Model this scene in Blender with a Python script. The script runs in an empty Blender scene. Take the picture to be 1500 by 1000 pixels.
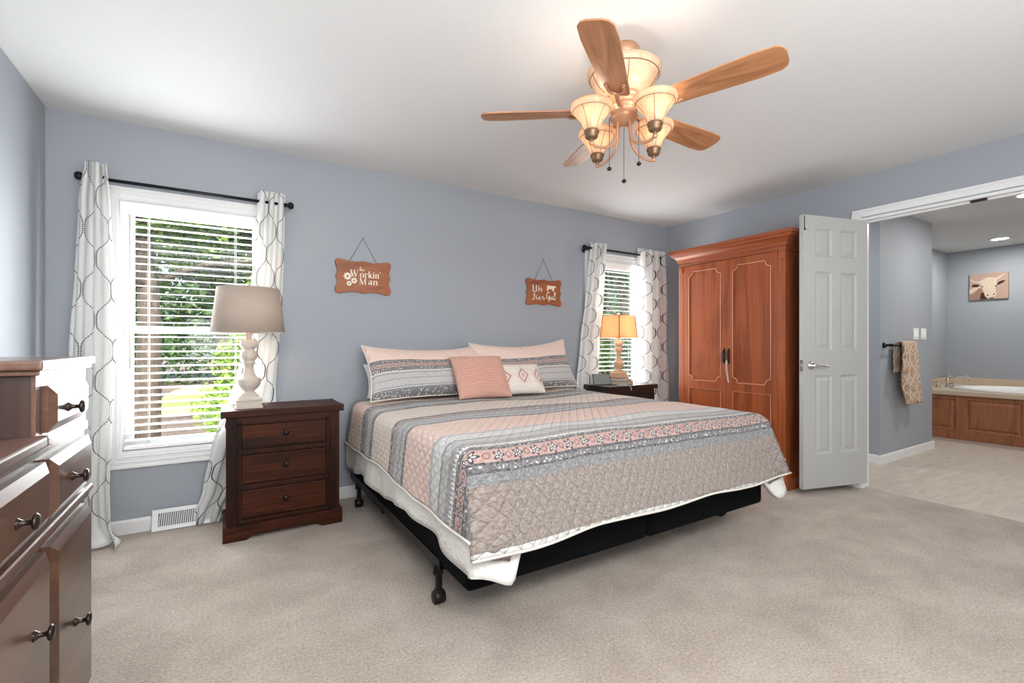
import bpy, bmesh, math, random
from mathutils import Vector, Matrix, noise
PI = math.pi
random.seed(7)
S = bpy.context.scene
COL = S.collection

# ------------------------------------------------------------------ camera, world, lights, exposure
TH = math.atan2(421, 684)
cam = bpy.data.cameras.new('camera')
cam.sensor_width = 36
cam.lens = 684 / 1500 * 36
cam.shift_y = 5.5 / 1500
cam.clip_start = 0.02
co = bpy.data.objects.new('camera', cam)
co.location = (0, 0, 1.118)
co.rotation_euler = (PI / 2, 0, -TH)
COL.objects.link(co)
S.camera = co
S.view_settings.view_transform = 'Standard'
S.view_settings.look = 'None'
S.view_settings.gamma = 1
S.view_settings.use_curve_mapping = False
S.view_settings.exposure = 1.03
S.cycles.use_denoising = True
S.cycles.max_bounces = 10
S.cycles.transparent_max_bounces = 24
S.cycles.sample_clamp_indirect = 6

world = bpy.data.worlds.new('sky')
S.world = world
world.use_nodes = True
wn = world.node_tree
bgn = wn.nodes['Background']
sky = wn.nodes.new('ShaderNodeTexSky')
sky.sky_type = 'NISHITA'
sky.sun_disc = False
sky.sun_elevation = math.radians(48)
sky.sun_rotation = math.radians(200)
sky.dust_density = 3.0
wn.links.new(sky.outputs[0], bgn.inputs[0])
bgn.inputs[1].default_value = 0.6


def lamp(kind, name, loc, energy, color=(1, 1, 1), rot=(0, 0, 0), size=1.0, size_y=None, radius=0.05):
    l = bpy.data.lights.new(name, kind)
    l.energy = energy
    l.color = color
    if kind == 'AREA':
        l.size = size
        if size_y:
            l.shape = 'RECTANGLE'
            l.size_y = size_y
    elif kind == 'SUN':
        l.angle = 0.01
    else:
        l.shadow_soft_size = radius
    o = bpy.data.objects.new(name, l)
    o.location = loc
    o.rotation_euler = rot
    COL.objects.link(o)
    return o


lamp('SUN', 'sun', (0, -5, 12), 5.4, (1, .96, .86), (math.radians(42), 0, math.radians(25)))
# added unseen area lamps standing in for a bounced flash and window daylight
lamp('AREA', 'bounce_flash', (0.0, -1.5, 1.75), 5, (1, 1, .985), (math.radians(95), 0, math.radians(-15)), 2.6, 1.4)
lamp('AREA', 'ceiling_bounce', (.25, -0.9, 1.3), 34, (1, 1, .99), (math.radians(152), 0, math.radians(-8)), 1.4, 1.2)
lamp('AREA', 'ceiling_bounce', (1.6, -1.2, 1.35), 16, (1, 1, .99), (math.radians(136), 0, math.radians(-38)), 1.2, 1.0)  # second fill, added to brighten the far right of the room
lamp('AREA', 'ceiling_flash_spot', (.15, -0.55, 2.38), 66, (1, 1, .985), (math.radians(16), 0, 0), 2.6, 1.4)  # added panel imitating flash light thrown back by the ceiling
lamp('AREA', 'window_daylight', (-0.155, 3.50, 1.25), 9.5, (.95, .98, 1), (math.radians(-90), 0, 0), .66, 1.35)  # added panels on the room side of the blinds, boosting the window light
lamp('AREA', 'window_daylight', (3.487, 3.50, 1.25), 8, (.95, .98, 1), (math.radians(-90), 0, 0), .66, 1.35)
lamp('AREA', 'outer_daylight', (-0.155, 3.73, 1.25), 20, (.97, .99, 1), (math.radians(-90), 0, 0), .66, 1.35)  # added panels outside the glass that whiten the blind slats
lamp('AREA', 'outer_daylight', (3.487, 3.73, 1.25), 10, (.97, .99, 1), (math.radians(-90), 0, 0), .66, 1.35)

# ------------------------------------------------------------------ node helpers


class NT:
    def __init__(s, name):
        s.m = bpy.data.materials.new(name)
        s.m.use_nodes = True
        s.t = s.m.node_tree
        s.b = s.t.nodes['Principled BSDF']
        s.out = s.t.nodes['Material Output']

    def n(s, typ, **kw):
        x = s.t.nodes.new(typ)
        for k, v in kw.items():
            setattr(x, k, v)
        return x

    def link(s, a, b):
        if isinstance(a, (int, float)):
            b.default_value = a
        elif isinstance(a, tuple):
            b.default_value = a if len(a) == len(b.default_value) else tuple(a) + (1,)
        else:
            s.t.links.new(a, b)

    def math(s, op, a, b=0.0, c=None, clamp=False):
        x = s.n('ShaderNodeMath', operation=op, use_clamp=clamp)
        s.link(a, x.inputs[0])
        s.link(b, x.inputs[1])
        if c is not None:
            s.link(c, x.inputs[2])
        return x.outputs[0]

    def coord(s, kind='Object'):
        return s.n('ShaderNodeTexCoord').outputs[kind]

    def uv(s):
        x = s.n('ShaderNodeSeparateXYZ')
        s.link(s.coord('UV'), x.inputs[0])
        return x.outputs[0], x.outputs[1]

    def map(s, v, scale=(1, 1, 1), loc=(0, 0, 0), rot=(0, 0, 0)):
        x = s.n('ShaderNodeMapping')
        s.link(v, x.inputs[0])
        x.inputs[1].default_value = loc
        x.inputs[2].default_value = rot
        x.inputs[3].default_value = scale
        return x.outputs[0]

    def noise(s, v, scale=5, detail=3, rough=.5, dist=0.0):
        x = s.n('ShaderNodeTexNoise')
        s.link(v, x.inputs['Vector'])
        x.inputs['Scale'].default_value = scale
        x.inputs['Detail'].default_value = detail
        x.inputs['Roughness'].default_value = rough
        x.inputs['Distortion'].default_value = dist
        return x.outputs[0]

    def vor(s, v, scale=5, feature='F1', out=0):
        x = s.n('ShaderNodeTexVoronoi', feature=feature)
        s.link(v, x.inputs['Vector'])
        x.inputs['Scale'].default_value = scale
        return x.outputs[out]

    def ramp(s, f, stops, interp='LINEAR'):
        x = s.n('ShaderNodeValToRGB')
        x.color_ramp.interpolation = interp
        el = x.color_ramp.elements
        while len(el) < len(stops):
            el.new(0.5)
        for e, (p, c) in zip(el, stops):
            e.position = p
            e.color = tuple(c) + (1,) if len(c) == 3 else c
        s.link(f, x.inputs[0])
        return x.outputs[0]

    def mix(s, f, a, b, mode='MIX'):
        x = s.n('ShaderNodeMix', data_type='RGBA', blend_type=mode)
        s.link(f, x.inputs[0])
        s.link(a, x.inputs[6])
        s.link(b, x.inputs[7])
        return x.outputs[2]

    def bump(s, h, strength=.3, dist=.01):
        x = s.n('ShaderNodeBump')
        x.inputs['Strength'].default_value = strength
        x.inputs['Distance'].default_value = dist
        s.link(h, x.inputs['Height'])
        s.link(x.outputs[0], s.b.inputs['Normal'])

    def set(s, color=None, rough=None, metal=None, **kw):
        if color is not None:
            s.link(color, s.b.inputs['Base Color'])
        if rough is not None:
            s.link(rough, s.b.inputs['Roughness'])
        if metal is not None:
            s.link(metal, s.b.inputs['Metallic'])
        for k, v in kw.items():
            s.link(v, s.b.inputs[k.replace('_', ' ')])
        return s.m

    def translucent(s, color, fac):
        tr = s.n('ShaderNodeBsdfTranslucent')
        s.link(color, tr.inputs[0])
        mx = s.n('ShaderNodeMixShader')
        mx.inputs[0].default_value = fac
        s.t.links.new(s.b.outputs[0], mx.inputs[1])
        s.t.links.new(tr.outputs[0], mx.inputs[2])
        s.t.links.new(mx.outputs[0], s.out.inputs[0])
        return s.m


def sr(r, g, b):
    """sRGB 0..255 to linear"""
    f = lambda c: c / 12.92 if c <= .04045 else ((c + .055) / 1.055) ** 2.4
    return (f(r / 255), f(g / 255), f(b / 255))


def plain(name, c, rough=.5, metal=0.0, bumpy=0.0, bscale=60, **kw):
    t = NT(name)
    v = t.coord()
    nz = t.noise(v, bscale, 3)
    col = t.mix(nz, tuple(x * .94 for x in c), tuple(min(1, x * 1.05) for x in c))
    t.set(col, rough, metal, **kw)
    if bumpy:
        t.bump(nz, bumpy, .004)
    return t.m


def wood(name, dark, mid, light, axis='Z', scale=6.0, rough=.38, coat=.25, knots=.0, uv=False):
    t = NT(name)
    v = t.coord('UV' if uv else 'Object')
    k = {'X': (.12, 1, 1), 'Y': (1, .12, 1), 'Z': (1, 1, .12)}[axis]
    v2 = t.map(v, k)
    a = t.noise(v2, scale, 5, .6, 1.2)
    bands = t.math('FRACT', t.math('MULTIPLY', a, 4.0))
    bands = t.math('ABSOLUTE', t.math('SUBTRACT', bands, .5))
    fine = t.noise(t.map(v, tuple(x * (.25 if x < 1 else 1) for x in k)), scale * 14, 2, .6)
    f = t.math('ADD', t.math('MULTIPLY', a, .55), t.math('ADD', t.math('MULTIPLY', bands, .28), t.math('MULTIPLY', fine, .3)))
    col = t.ramp(f, [(.3, dark), (.52, mid), (.78, light)])
    if knots:
        kv = t.vor(t.map(v, tuple(x * (3 if x < 1 else 1) for x in k)), 3.2)
        km = t.ramp(kv, [(.0, (1, 1, 1)), (.13, (0, 0, 0))])
        col = t.mix(t.math('MULTIPLY', km, knots), col, tuple(x * .35 for x in dark))
    t.set(col, t.math('ADD', t.math('MULTIPLY', fine, .15), rough - .07), 0.0, Coat_Weight=coat, Coat_Roughness=.22)
    t.bump(fine, .12, .002)
    return t.m


# ------------------------------------------------------------------ mesh helpers


def append(bm, src, M=None):
    mp = {}
    for v in src.verts:
        mp[v] = bm.verts.new(M @ v.co if M else v.co)
    ul = src.loops.layers.uv.active
    dl = None
    if ul:
        dl = bm.loops.layers.uv.verify()
    for f in src.faces:
        try:
            g = bm.faces.new([mp[v] for v in f.verts])
        except ValueError:
            continue
        g.smooth = f.smooth
        g.material_index = f.material_index
        if ul:
            for l, m in zip(f.loops, g.loops):
                m[dl].uv = l[ul].uv
    src.free()


def box(bm, x0, x1, y0, y1, z0, z1, bev=0.0, seg=2, M=None, mi=0):
    t = bmesh.new()
    r = bmesh.ops.create_cube(t, size=1)
    for v in t.verts:
        v.co = Vector(((x0 + x1) / 2 + v.co.x * (x1 - x0), (y0 + y1) / 2 + v.co.y * (y1 - y0), (z0 + z1) / 2 + v.co.z * (z1 - z0)))
    if bev:
        bev = min(bev, abs(x1 - x0) * .49, abs(y1 - y0) * .49, abs(z1 - z0) * .49)
        bmesh.ops.bevel(t, geom=t.edges[:], offset=bev, segments=seg, affect='EDGES', profile=.5)
    for f in t.faces:
        f.material_index = mi
    append(bm, t, M)


def lathe(bm, prof, c=(0, 0, 0), n=32, axis='Z', M=None, smooth=True, closed=False, mi=0):
    """prof: [(r, h)...] revolved about an axis through c"""
    t = bmesh.new()
    rings = []
    for r, h in prof:
        ring = []
        for k in range(n):
            a = 2 * PI * k / n
            p = (r * math.cos(a), r * math.sin(a), h)
            if axis == 'X':
                p = (p[2], p[0], p[1])
            elif axis == 'Y':
                p = (p[0], p[2], p[1])
            ring.append(t.verts.new(Vector(p) + Vector(c)))
        rings.append(ring)
    for a, b in zip(rings, rings[1:]):
        for k in range(n):
            f = t.faces.new([a[k], a[(k + 1) % n], b[(k + 1) % n], b[k]])
            f.smooth = smooth
    if closed:
        t.faces.new(rings[0])
        t.faces.new(rings[-1])
    bmesh.ops.recalc_face_normals(t, faces=t.faces[:])
    for f in t.faces:
        f.material_index = mi
    append(bm, t, M)


def tube(bm, pts, r, n=8, closed=False, M=None, caps=True):
    t = bmesh.new()
    pts = [Vector(p) for p in pts]
    R = r if isinstance(r, (list, tuple)) else [r] * len(pts)
    rings = []
    prev = None
    m = len(pts)
    for i, p in enumerate(pts):
        if closed:
            d = pts[(i + 1) % m] - pts[i - 1]
        else:
            d = pts[min(i + 1, m - 1)] - pts[max(i - 1, 0)]
        d.normalize()
        if prev is None:
            up = Vector((0, 0, 1)) if abs(d.z) < .9 else Vector((1, 0, 0))
            prev = d.cross(up).normalized()
        a = (prev - d * prev.dot(d)).normalized()
        prev = a
        b = d.cross(a)
        rings.append([t.verts.new(p + (a * math.cos(2 * PI * k / n) + b * math.sin(2 * PI * k / n)) * R[i]) for k in range(n)])
    L = list(zip(rings, rings[1:]))
    if closed:
        L.append((rings[-1], rings[0]))
    for a, b in L:
        for k in range(n):
            t.faces.new([a[k], a[(k + 1) % n], b[(k + 1) % n], b[k]]).smooth = True
    if caps and not closed:
        t.faces.new(rings[0])
        t.faces.new(rings[-1])
    bmesh.ops.recalc_face_normals(t, faces=t.faces[:])
    append(bm, t, M)


def smooth_path(pts, n=6):
    pts = [Vector(p) for p in pts]
    out = []
    for i in range(len(pts) - 1):
        p0, p1, p2, p3 = pts[max(i - 1, 0)], pts[i], pts[i + 1], pts[min(i + 2, len(pts) - 1)]
        for k in range(n):
            t = k / n
            out.append(.5 * ((2 * p1) + (p2 - p0) * t + (2 * p0 - 5 * p1 + 4 * p2 - p3) * t * t + (3 * p1 - p0 - 3 * p2 + p3) * t ** 3))
    out.append(pts[-1])
    return out


def prism(bm, poly, fn, d0, d1, bev=0.0, mi=0):
    """poly [(a,b)] extruded; fn(a,b,d) -> point"""
    t = bmesh.new()
    A = [t.verts.new(fn(a, b, d0)) for a, b in poly]
    B = [t.verts.new(fn(a, b, d1)) for a, b in poly]
    n = len(poly)
    t.faces.new(A)
    t.faces.new(B[::-1])
    for k in range(n):
        t.faces.new([A[k], A[(k + 1) % n], B[(k + 1) % n], B[k]])
    bmesh.ops.recalc_face_normals(t, faces=t.faces[:])
    if bev:
        ed = [e for e in t.edges if any(len(f.verts) == n and n > 4 for f in e.link_faces)] if n > 4 else t.edges[:]
        bmesh.ops.bevel(t, geom=ed, offset=bev, segments=2, affect='EDGES', profile=.5, clamp_overlap=True)
    bmesh.ops.triangulate(t, faces=[f for f in t.faces if len(f.verts) > 4])
    for f in t.faces:
        f.material_index = mi
    append(bm, t)


def loft(bm, x0, x1, y0, y1, prof, sides=(1, 1, 1, 1), cap=True):
    """stack of rectangles; prof [(offset, z)], sides = weight of the offset at x0,x1,y0,y1"""
    t = bmesh.new()
    rings = []
    for o, z in prof:
        rings.append([t.verts.new(p) for p in ((x0 - o * sides[0], y0 - o * sides[2], z), (x1 + o * sides[1], y0 - o * sides[2], z),
                                               (x1 + o * sides[1], y1 + o * sides[3], z), (x0 - o * sides[0], y1 + o * sides[3], z))])
    for a, b in zip(rings, rings[1:]):
        for k in range(4):
            t.faces.new([a[k], a[(k + 1) % 4], b[(k + 1) % 4], b[k]])
    if cap:
        t.faces.new(rings[0][::-1])
        t.faces.new(rings[-1])
    bmesh.ops.recalc_face_normals(t, faces=t.faces[:])
    append(bm, t)


def grid(bm, nu, nv, fn, uvfn=None, smooth=True, close=False):
    t = bmesh.new()
    V = [[t.verts.new(fn(i / nu, j / nv)) for j in range(nv + 1)] for i in range(nu + 1)]
    ul = t.loops.layers.uv.verify() if uvfn else None
    for i in range(nu):
        for j in range(nv):
            f = t.faces.new([V[i][j], V[i + 1][j], V[i + 1][j + 1], V[i][j + 1]])
            f.smooth = smooth
            if uvfn:
                for l, (a, b) in zip(f.loops, ((i, j), (i + 1, j), (i + 1, j + 1), (i, j + 1))):
                    l[ul].uv = uvfn(a / nu, b / nv)
    append(bm, t)


def panelled(bm, W, H, T, rects, fn, depth=.009, bevw=.012, fieldw=.03, raise_=.007):
    """a slab W x H (thickness T) with sunk raised-field panels; fn(a, b, d) maps to space, d=0 face, d=T back"""
    def q(a0, a1, b0, b1, d0, d1):
        prism(bm, [(a0, b0), (a1, b0), (a1, b1), (a0, b1)], fn, d0, d1)
    q(0, W, 0, H, T * .55, T)
    xs = sorted({0, W} | {r[0] for r in rects} | {r[1] for r in rects})
    zs = sorted({0, H} | {r[2] for r in rects} | {r[3] for r in rects})
    for i in range(len(zs) - 1):
        run = None
        for j in range(len(xs) - 1):
            ca, cb = (xs[j] + xs[j + 1]) / 2, (zs[i] + zs[i + 1]) / 2
            hole = any(r[0] < ca < r[1] and r[2] < cb < r[3] for r in rects)
            if not hole:
                if run is None:
                    run = xs[j]
            if hole or j == len(xs) - 2:
                end = xs[j] if hole else xs[j + 1]
                if run is not None:
                    q(run, end, zs[i], zs[i + 1], 0, T * .56)
                run = None
    for a0, a1, b0, b1 in rects:
        t = bmesh.new()
        rings = []
        for o, d in ((0, 0), (bevw, depth), (bevw + .006, depth), (bevw + fieldw, depth - raise_)):
            rings.append([t.verts.new(fn(a, b, d)) for a, b in ((a0 + o, b0 + o), (a1 - o, b0 + o), (a1 - o, b1 - o), (a0 + o, b1 - o))])
        for A, B in zip(rings, rings[1:]):
            for k in range(4):
                t.faces.new([A[k], A[(k + 1) % 4], B[(k + 1) % 4], B[k]])
        t.faces.new(rings[-1])
        append(bm, t)


ORG = {}


def obj(name, bm, mats, parent=None, local=False):
    me = bpy.data.meshes.new(name)
    o = bpy.data.objects.new(name, me)
    org = Vector((0, 0, 0))
    if parent is not None:
        org = ORG[parent.name]
        o.parent = parent
    ORG[o.name] = org
    if not local and org.length:
        for v in bm.verts:
            v.co -= org
    bmesh.ops.recalc_face_normals(bm, faces=bm.faces[:]) if False else None
    bm.to_mesh(me)
    bm.free()
    for m in (mats if isinstance(mats, list) else [mats]):
        me.materials.append(m)
    COL.objects.link(o)
    return o


def tag(o, label=None, cat=None, group=None, kind=None):
    if label:
        o['label'] = label
    if cat:
        o['category'] = cat
    if group:
        o['group'] = group
    if kind:
        o['kind'] = kind
    return o


def thing(name, label, cat, loc=(0, 0, 0), group=None, rotz=0, kind=None):
    o = bpy.data.objects.new(name, None)
    o.empty_display_size = .1
    o.location = loc
    o.rotation_euler = (0, 0, rotz)
    COL.objects.link(o)
    ORG[o.name] = Vector(loc)
    return tag(o, label, cat, group, kind)


def struct(name, bm, m, parent=None, label=None):
    o = obj(name, bm, m, parent)
    if parent is None:
        o['kind'] = 'structure'
        if label:
            o['label'] = label
            o['category'] = name.split('_')[0]
    elif label:
        o['label'] = label
    return o


def solidify(o, t, off=0):
    m = o.modifiers.new('thickness', 'SOLIDIFY')
    m.thickness = t
    m.offset = off
    return m


NB = bmesh.new

# ------------------------------------------------------------------ materials
M = {}


def wall_mat():
    t = NT('blue_grey_wall_paint')
    v = t.coord()
    n = t.noise(v, 90, 3)
    c = t.mix(t.noise(v, .8, 2), sr(157, 162, 170), sr(161, 167, 174))
    t.set(c, .62)
    t.bump(n, .05, .002)
    return t.m


M['wall'] = wall_mat()
M['ceiling'] = plain('white_ceiling_paint', sr(222, 224, 225), .75, 0, .08, 120)
M['trim'] = plain('white_semi_gloss_trim', sr(232, 233, 234), .35)
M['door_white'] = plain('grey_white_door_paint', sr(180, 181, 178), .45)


def carpet():
    t = NT('beige_carpet')
    v = t.coord()
    big = t.noise(v, 1.6, 4, .6, .6)
    patch = t.noise(t.map(v, (1, 1.25, 1), rot=(0, 0, .5)), 2.6, 5, .65, .3)
    f = t.noise(v, 95, 4, .8)
    f2 = t.noise(v, 330, 2, .6)
    k = t.math('ADD', t.math('MULTIPLY', t.math('SUBTRACT', f, .5), 1.5), t.math('ADD', t.math('MULTIPLY', big, .4), t.math('MULTIPLY', patch, .75)))
    c = t.ramp(k, [(.25, sr(168, 150, 135)), (.55, sr(208, 190, 174)), (.85, sr(238, 225, 210))])
    t.set(c, .95, Sheen_Weight=.3)
    t.bump(t.math('ADD', f, f2), .9, .012)
    return t.m


def vinyl():
    t = NT('mottled_stone_vinyl')
    v = t.coord()
    a = t.noise(t.map(v, (.8, 6.0, 1), rot=(0, 0, .1)), 4.0, 5, .6, 1.0)
    b = t.noise(v, 14, 3, .6)
    c = t.ramp(t.math('ADD', t.math('MULTIPLY', a, .7), t.math('MULTIPLY', b, .3)),
               [(.35, sr(176, 164, 152)), (.5, sr(188, 177, 165)), (.65, sr(200, 189, 177))])
    t.set(c, .5)
    return t.m


M['carpet'] = carpet()
M['vinyl'] = vinyl()
M['black_metal'] = plain('black_powder_coated_metal', (.012, .013, .015), .4, .6)
M['black_cloth'] = plain('black_box_spring_fabric', (.0015, .002, .003), .95, Specular_IOR_Level=.15)
M['headboard'] = plain('charcoal_headboard_paint', (.022, .024, .03), .5)
M['mattress'] = plain('white_mattress_ticking', sr(225, 225, 225), .85)
M['chrome'] = plain('brushed_nickel', (.62, .6, .57), .22, 1.0)
M['bronze'] = plain('oil_rubbed_bronze', (.05, .035, .03), .32, .8)
M['dark_knob'] = plain('black_iron_knob', (.015, .012, .011), .42, .5)
M['white_plastic'] = plain('white_blind_vinyl', sr(246, 246, 244), .4)
M['cord'] = plain('white_cord', sr(215, 215, 210), .7)
M['vent_dark'] = plain('vent_shadow_grey', sr(110, 110, 108), .7)
M['lamp_white'] = plain('whitewashed_lamp_base', sr(205, 193, 182), .6, 0, .25, 40)
M['lamp_tan'] = plain('warm_tan_lamp_base', sr(214, 176, 144), .6, 0, .25, 40)
M['twine'] = plain('grey_wire_hanger', (.03, .03, .035), .5, .5)
M['letter'] = plain('cream_lettering_paint', sr(238, 226, 208), .6)

M['nightstand'] = wood('red_brown_nightstand_wood', (.008, .002, .001), (.038, .009, .003), (.15, .038, .011), 'X', 5, .5, .0)
M['nightstand_v'] = wood('red_brown_nightstand_post_wood', (.008, .002, .001), (.030, .007, .0025), (.075, .019, .006), 'Z', 5, .5, .0)
for k_ in ('nightstand', 'nightstand_v'):
    M[k_].node_tree.nodes['Principled BSDF'].inputs['Specular IOR Level'].default_value = .18
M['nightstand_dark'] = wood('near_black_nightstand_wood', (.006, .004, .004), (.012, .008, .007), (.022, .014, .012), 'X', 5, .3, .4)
M['iron'] = plain('black_iron_corner', (.012, .012, .013), .5, .4)
M['armoire'] = wood('cherry_armoire_wood', (.20, .042, .009), (.32, .076, .02), (.43, .12, .036), 'Z', 4.5, .36, .2)
M['armoire_h'] = wood('cherry_armoire_moulding_wood', (.16, .033, .008), (.28, .065, .018), (.40, .11, .034), 'Y', 5.5, .3, .45)
M['bead'] = plain('light_cherry_bead', sr(236, 186, 160), .2)  # pale colour paints the gloss highlight along the bead
M['dresser'] = wood('walnut_dresser_wood', (.05, .021, .012), (.12, .056, .034), (.24, .13, .085), 'Y', 3.0, .32, .55, .6)
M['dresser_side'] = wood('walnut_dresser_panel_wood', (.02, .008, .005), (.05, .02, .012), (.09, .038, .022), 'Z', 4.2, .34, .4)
M['tub_wood'] = wood('honey_oak_tub_surround', (.19, .058, .022), (.33, .12, .052), (.44, .19, .095), 'Z', 7, .45, .15, .3)
M['blade'] = wood('light_oak_fan_blade', (.26, .105, .042), (.42, .19, .085), (.56, .29, .15), 'X', 9, .45, .05)
M['plaque'] = wood('orange_stained_plaque', (.20, .055, .018), (.33, .10, .032), (.44, .16, .06), 'X', 14, .5, .1)
M['fan_metal'] = plain('aged_copper_fan_metal', (.50, .27, .16), .38, .35)
M['fan_dark'] = plain('antique_bronze_fitter', (.20, .12, .065), .38, .6)


def bark():
    t = NT('tree_bark')
    v = t.map(t.coord(), (1, 1, .2))
    n = t.noise(v, 14, 5, .7)
    t.set(t.ramp(n, [(.3, (.02, .014, .01)), (.7, (.09, .065, .045))]), .9)
    t.bump(n, .6, .03)
    return t.m


def leafm(name, a, b, c):
    t = NT(name)
    n = t.noise(t.coord(), 2.6, 4, .7)
    col = t.ramp(n, [(.3, a), (.5, b), (.68, c)])
    t.set(col, .5)
    return t.translucent(col, .35)


M['bark'] = bark()
M['leaf'] = leafm('mid_green_leaves', (.02, .05, .01), (.08, .17, .025), (.24, .36, .06))
M['leaf_dark'] = leafm('deep_green_leaves', (.01, .025, .008), (.035, .08, .02), (.10, .19, .035))
M['leaf_light'] = leafm('yellow_green_leaves', (.07, .14, .02), (.20, .33, .06), (.42, .55, .12))


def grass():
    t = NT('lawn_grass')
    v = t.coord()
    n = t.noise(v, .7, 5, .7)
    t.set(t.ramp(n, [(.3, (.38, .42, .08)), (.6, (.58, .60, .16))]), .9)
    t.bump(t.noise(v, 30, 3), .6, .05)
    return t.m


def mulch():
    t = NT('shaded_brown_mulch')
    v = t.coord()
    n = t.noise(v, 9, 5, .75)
    t.set(t.ramp(n, [(.3, (.05, .032, .022)), (.7, (.15, .10, .07))]), .95)  # dark brown also carries the shade around the sunlit oval
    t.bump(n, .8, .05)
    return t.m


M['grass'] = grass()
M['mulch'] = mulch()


def glass_pane():
    t = NT('window_glass')
    tr = t.n('ShaderNodeBsdfTransparent')
    tr.inputs[0].default_value = (.97, .98, .98, 1)
    gl = t.n('ShaderNodeBsdfGlossy')
    gl.inputs['Roughness'].default_value = .02
    fr = t.n('ShaderNodeFresnel')
    fr.inputs[0].default_value = 1.25
    mx = t.n('ShaderNodeMixShader')
    t.t.links.new(fr.outputs[0], mx.inputs[0])
    t.t.links.new(tr.outputs[0], mx.inputs[1])
    t.t.links.new(gl.outputs[0], mx.inputs[2])
    t.t.links.new(mx.outputs[0], t.out.inputs[0])
    return t.m


M['glass'] = glass_pane()


def shade_glass():
    t = NT('amber_marbled_glass_shade')
    n = t.noise(t.coord(), 14, 4, .6, 1.5)
    col = t.ramp(n, [(.3, (.66, .45, .29)), (.7, (.82, .64, .47))])
    t.set(col, .25, Emission_Color=(1, .76, .52, 1), Emission_Strength=.08)
    return t.translucent(col, .45)


M['fan_glass'] = shade_glass()
M['fan_line'] = plain('brown_glass_seam', (.16, .07, .035), .5)


def bulbm(name, c, s_):
    t = NT(name)
    t.set((1, 1, 1), .4, Emission_Color=tuple(c) + (1,), Emission_Strength=s_)
    return t.m


M['bulb'] = bulbm('warm_lit_bulb', (1, .82, .60), 1.8)
M['downlight'] = bulbm('lit_downlight_lens', (1, .98, .94), 9)


def linen(name, c1, c2, tl):
    t = NT(name)
    v = t.coord()
    a = t.noise(t.map(v, (1, 1, .06)), 260, 2)
    b = t.noise(t.map(v, (.06, .06, 1)), 260, 2)
    col = t.mix(t.math('MULTIPLY', t.math('ADD', a, b), .5), c1, c2)
    t.set(col, .85)
    t.bump(t.math('ADD', a, b), .2, .002)
    return t.translucent(col, tl)


M['shade_linen'] = linen('oatmeal_linen_lampshade', sr(182, 166, 152), sr(204, 190, 177), .22)
M['shade_orange'] = linen('warm_tan_linen_lampshade', sr(226, 186, 150), sr(240, 206, 172), .55)
M['seam'] = plain('brown_shade_piping', sr(140, 78, 44), .8)


def curtain_mat(name, dash, period, shift=0.0):
    """white voile with an embroidered ogee lattice: u in lattice columns, v in metres"""
    t = NT(name)
    u, v = t.uv()
    ph = t.math('ADD', t.math('MULTIPLY', v, 2 * PI / period), shift)
    sn = t.math('SINE', ph)
    s3 = t.math('SINE', t.math('MULTIPLY', ph, 3))
    sh = t.math('ADD', t.math('MULTIPLY', sn, 1.06), t.math('MULTIPLY', s3, .12))
    w = t.math('PINGPONG', t.math('ADD', u, 0.0), .5)
    tgt = t.math('MULTIPLY_ADD', sh, .235, .25)
    d = t.math('ABSOLUTE', t.math('SUBTRACT', w, tgt))
    line = t.math('LESS_THAN', d, .022 if dash else .017)
    if dash:
        dsh = t.math('GREATER_THAN', t.math('FRACT', t.math('MULTIPLY', v, 95)), .38)
        line = t.math('MULTIPLY', line, dsh)
    # pale echo lattice
    tgt2 = t.math('MULTIPLY_ADD', sh, .14, .25)
    d2 = t.math('ABSOLUTE', t.math('SUBTRACT', w, tgt2))
    l2 = t.math('MULTIPLY', t.math('LESS_THAN', d2, .012), .22)
    weave = t.noise(t.coord(), 300, 2)
    base = t.mix(weave, sr(232, 232, 230), sr(246, 246, 245))
    c = t.mix(l2, base, sr(150, 150, 155))
    c = t.mix(line, c, sr(62, 62, 72))
    t.set(c, .8)
    return t.translucent(c, .32)


M['curtain_dash'] = curtain_mat('white_voile_with_beaded_ogee', True, .34, .4)
M['curtain_line'] = curtain_mat('white_voile_with_ogee_lines', False, .31, 1.4)


# quilt bands along V (metres from the foot hem)
PINK, CREAM = sr(240, 208, 194), sr(240, 224, 210)
GREY, LGREY, SLATE, DARK, TAN, CORAL, OFFW = sr(156, 153, 152), sr(190, 188, 187), sr(126, 128, 131), sr(108, 106, 108), sr(142, 127, 118), sr(190, 152, 143), sr(220, 219, 216)


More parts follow.
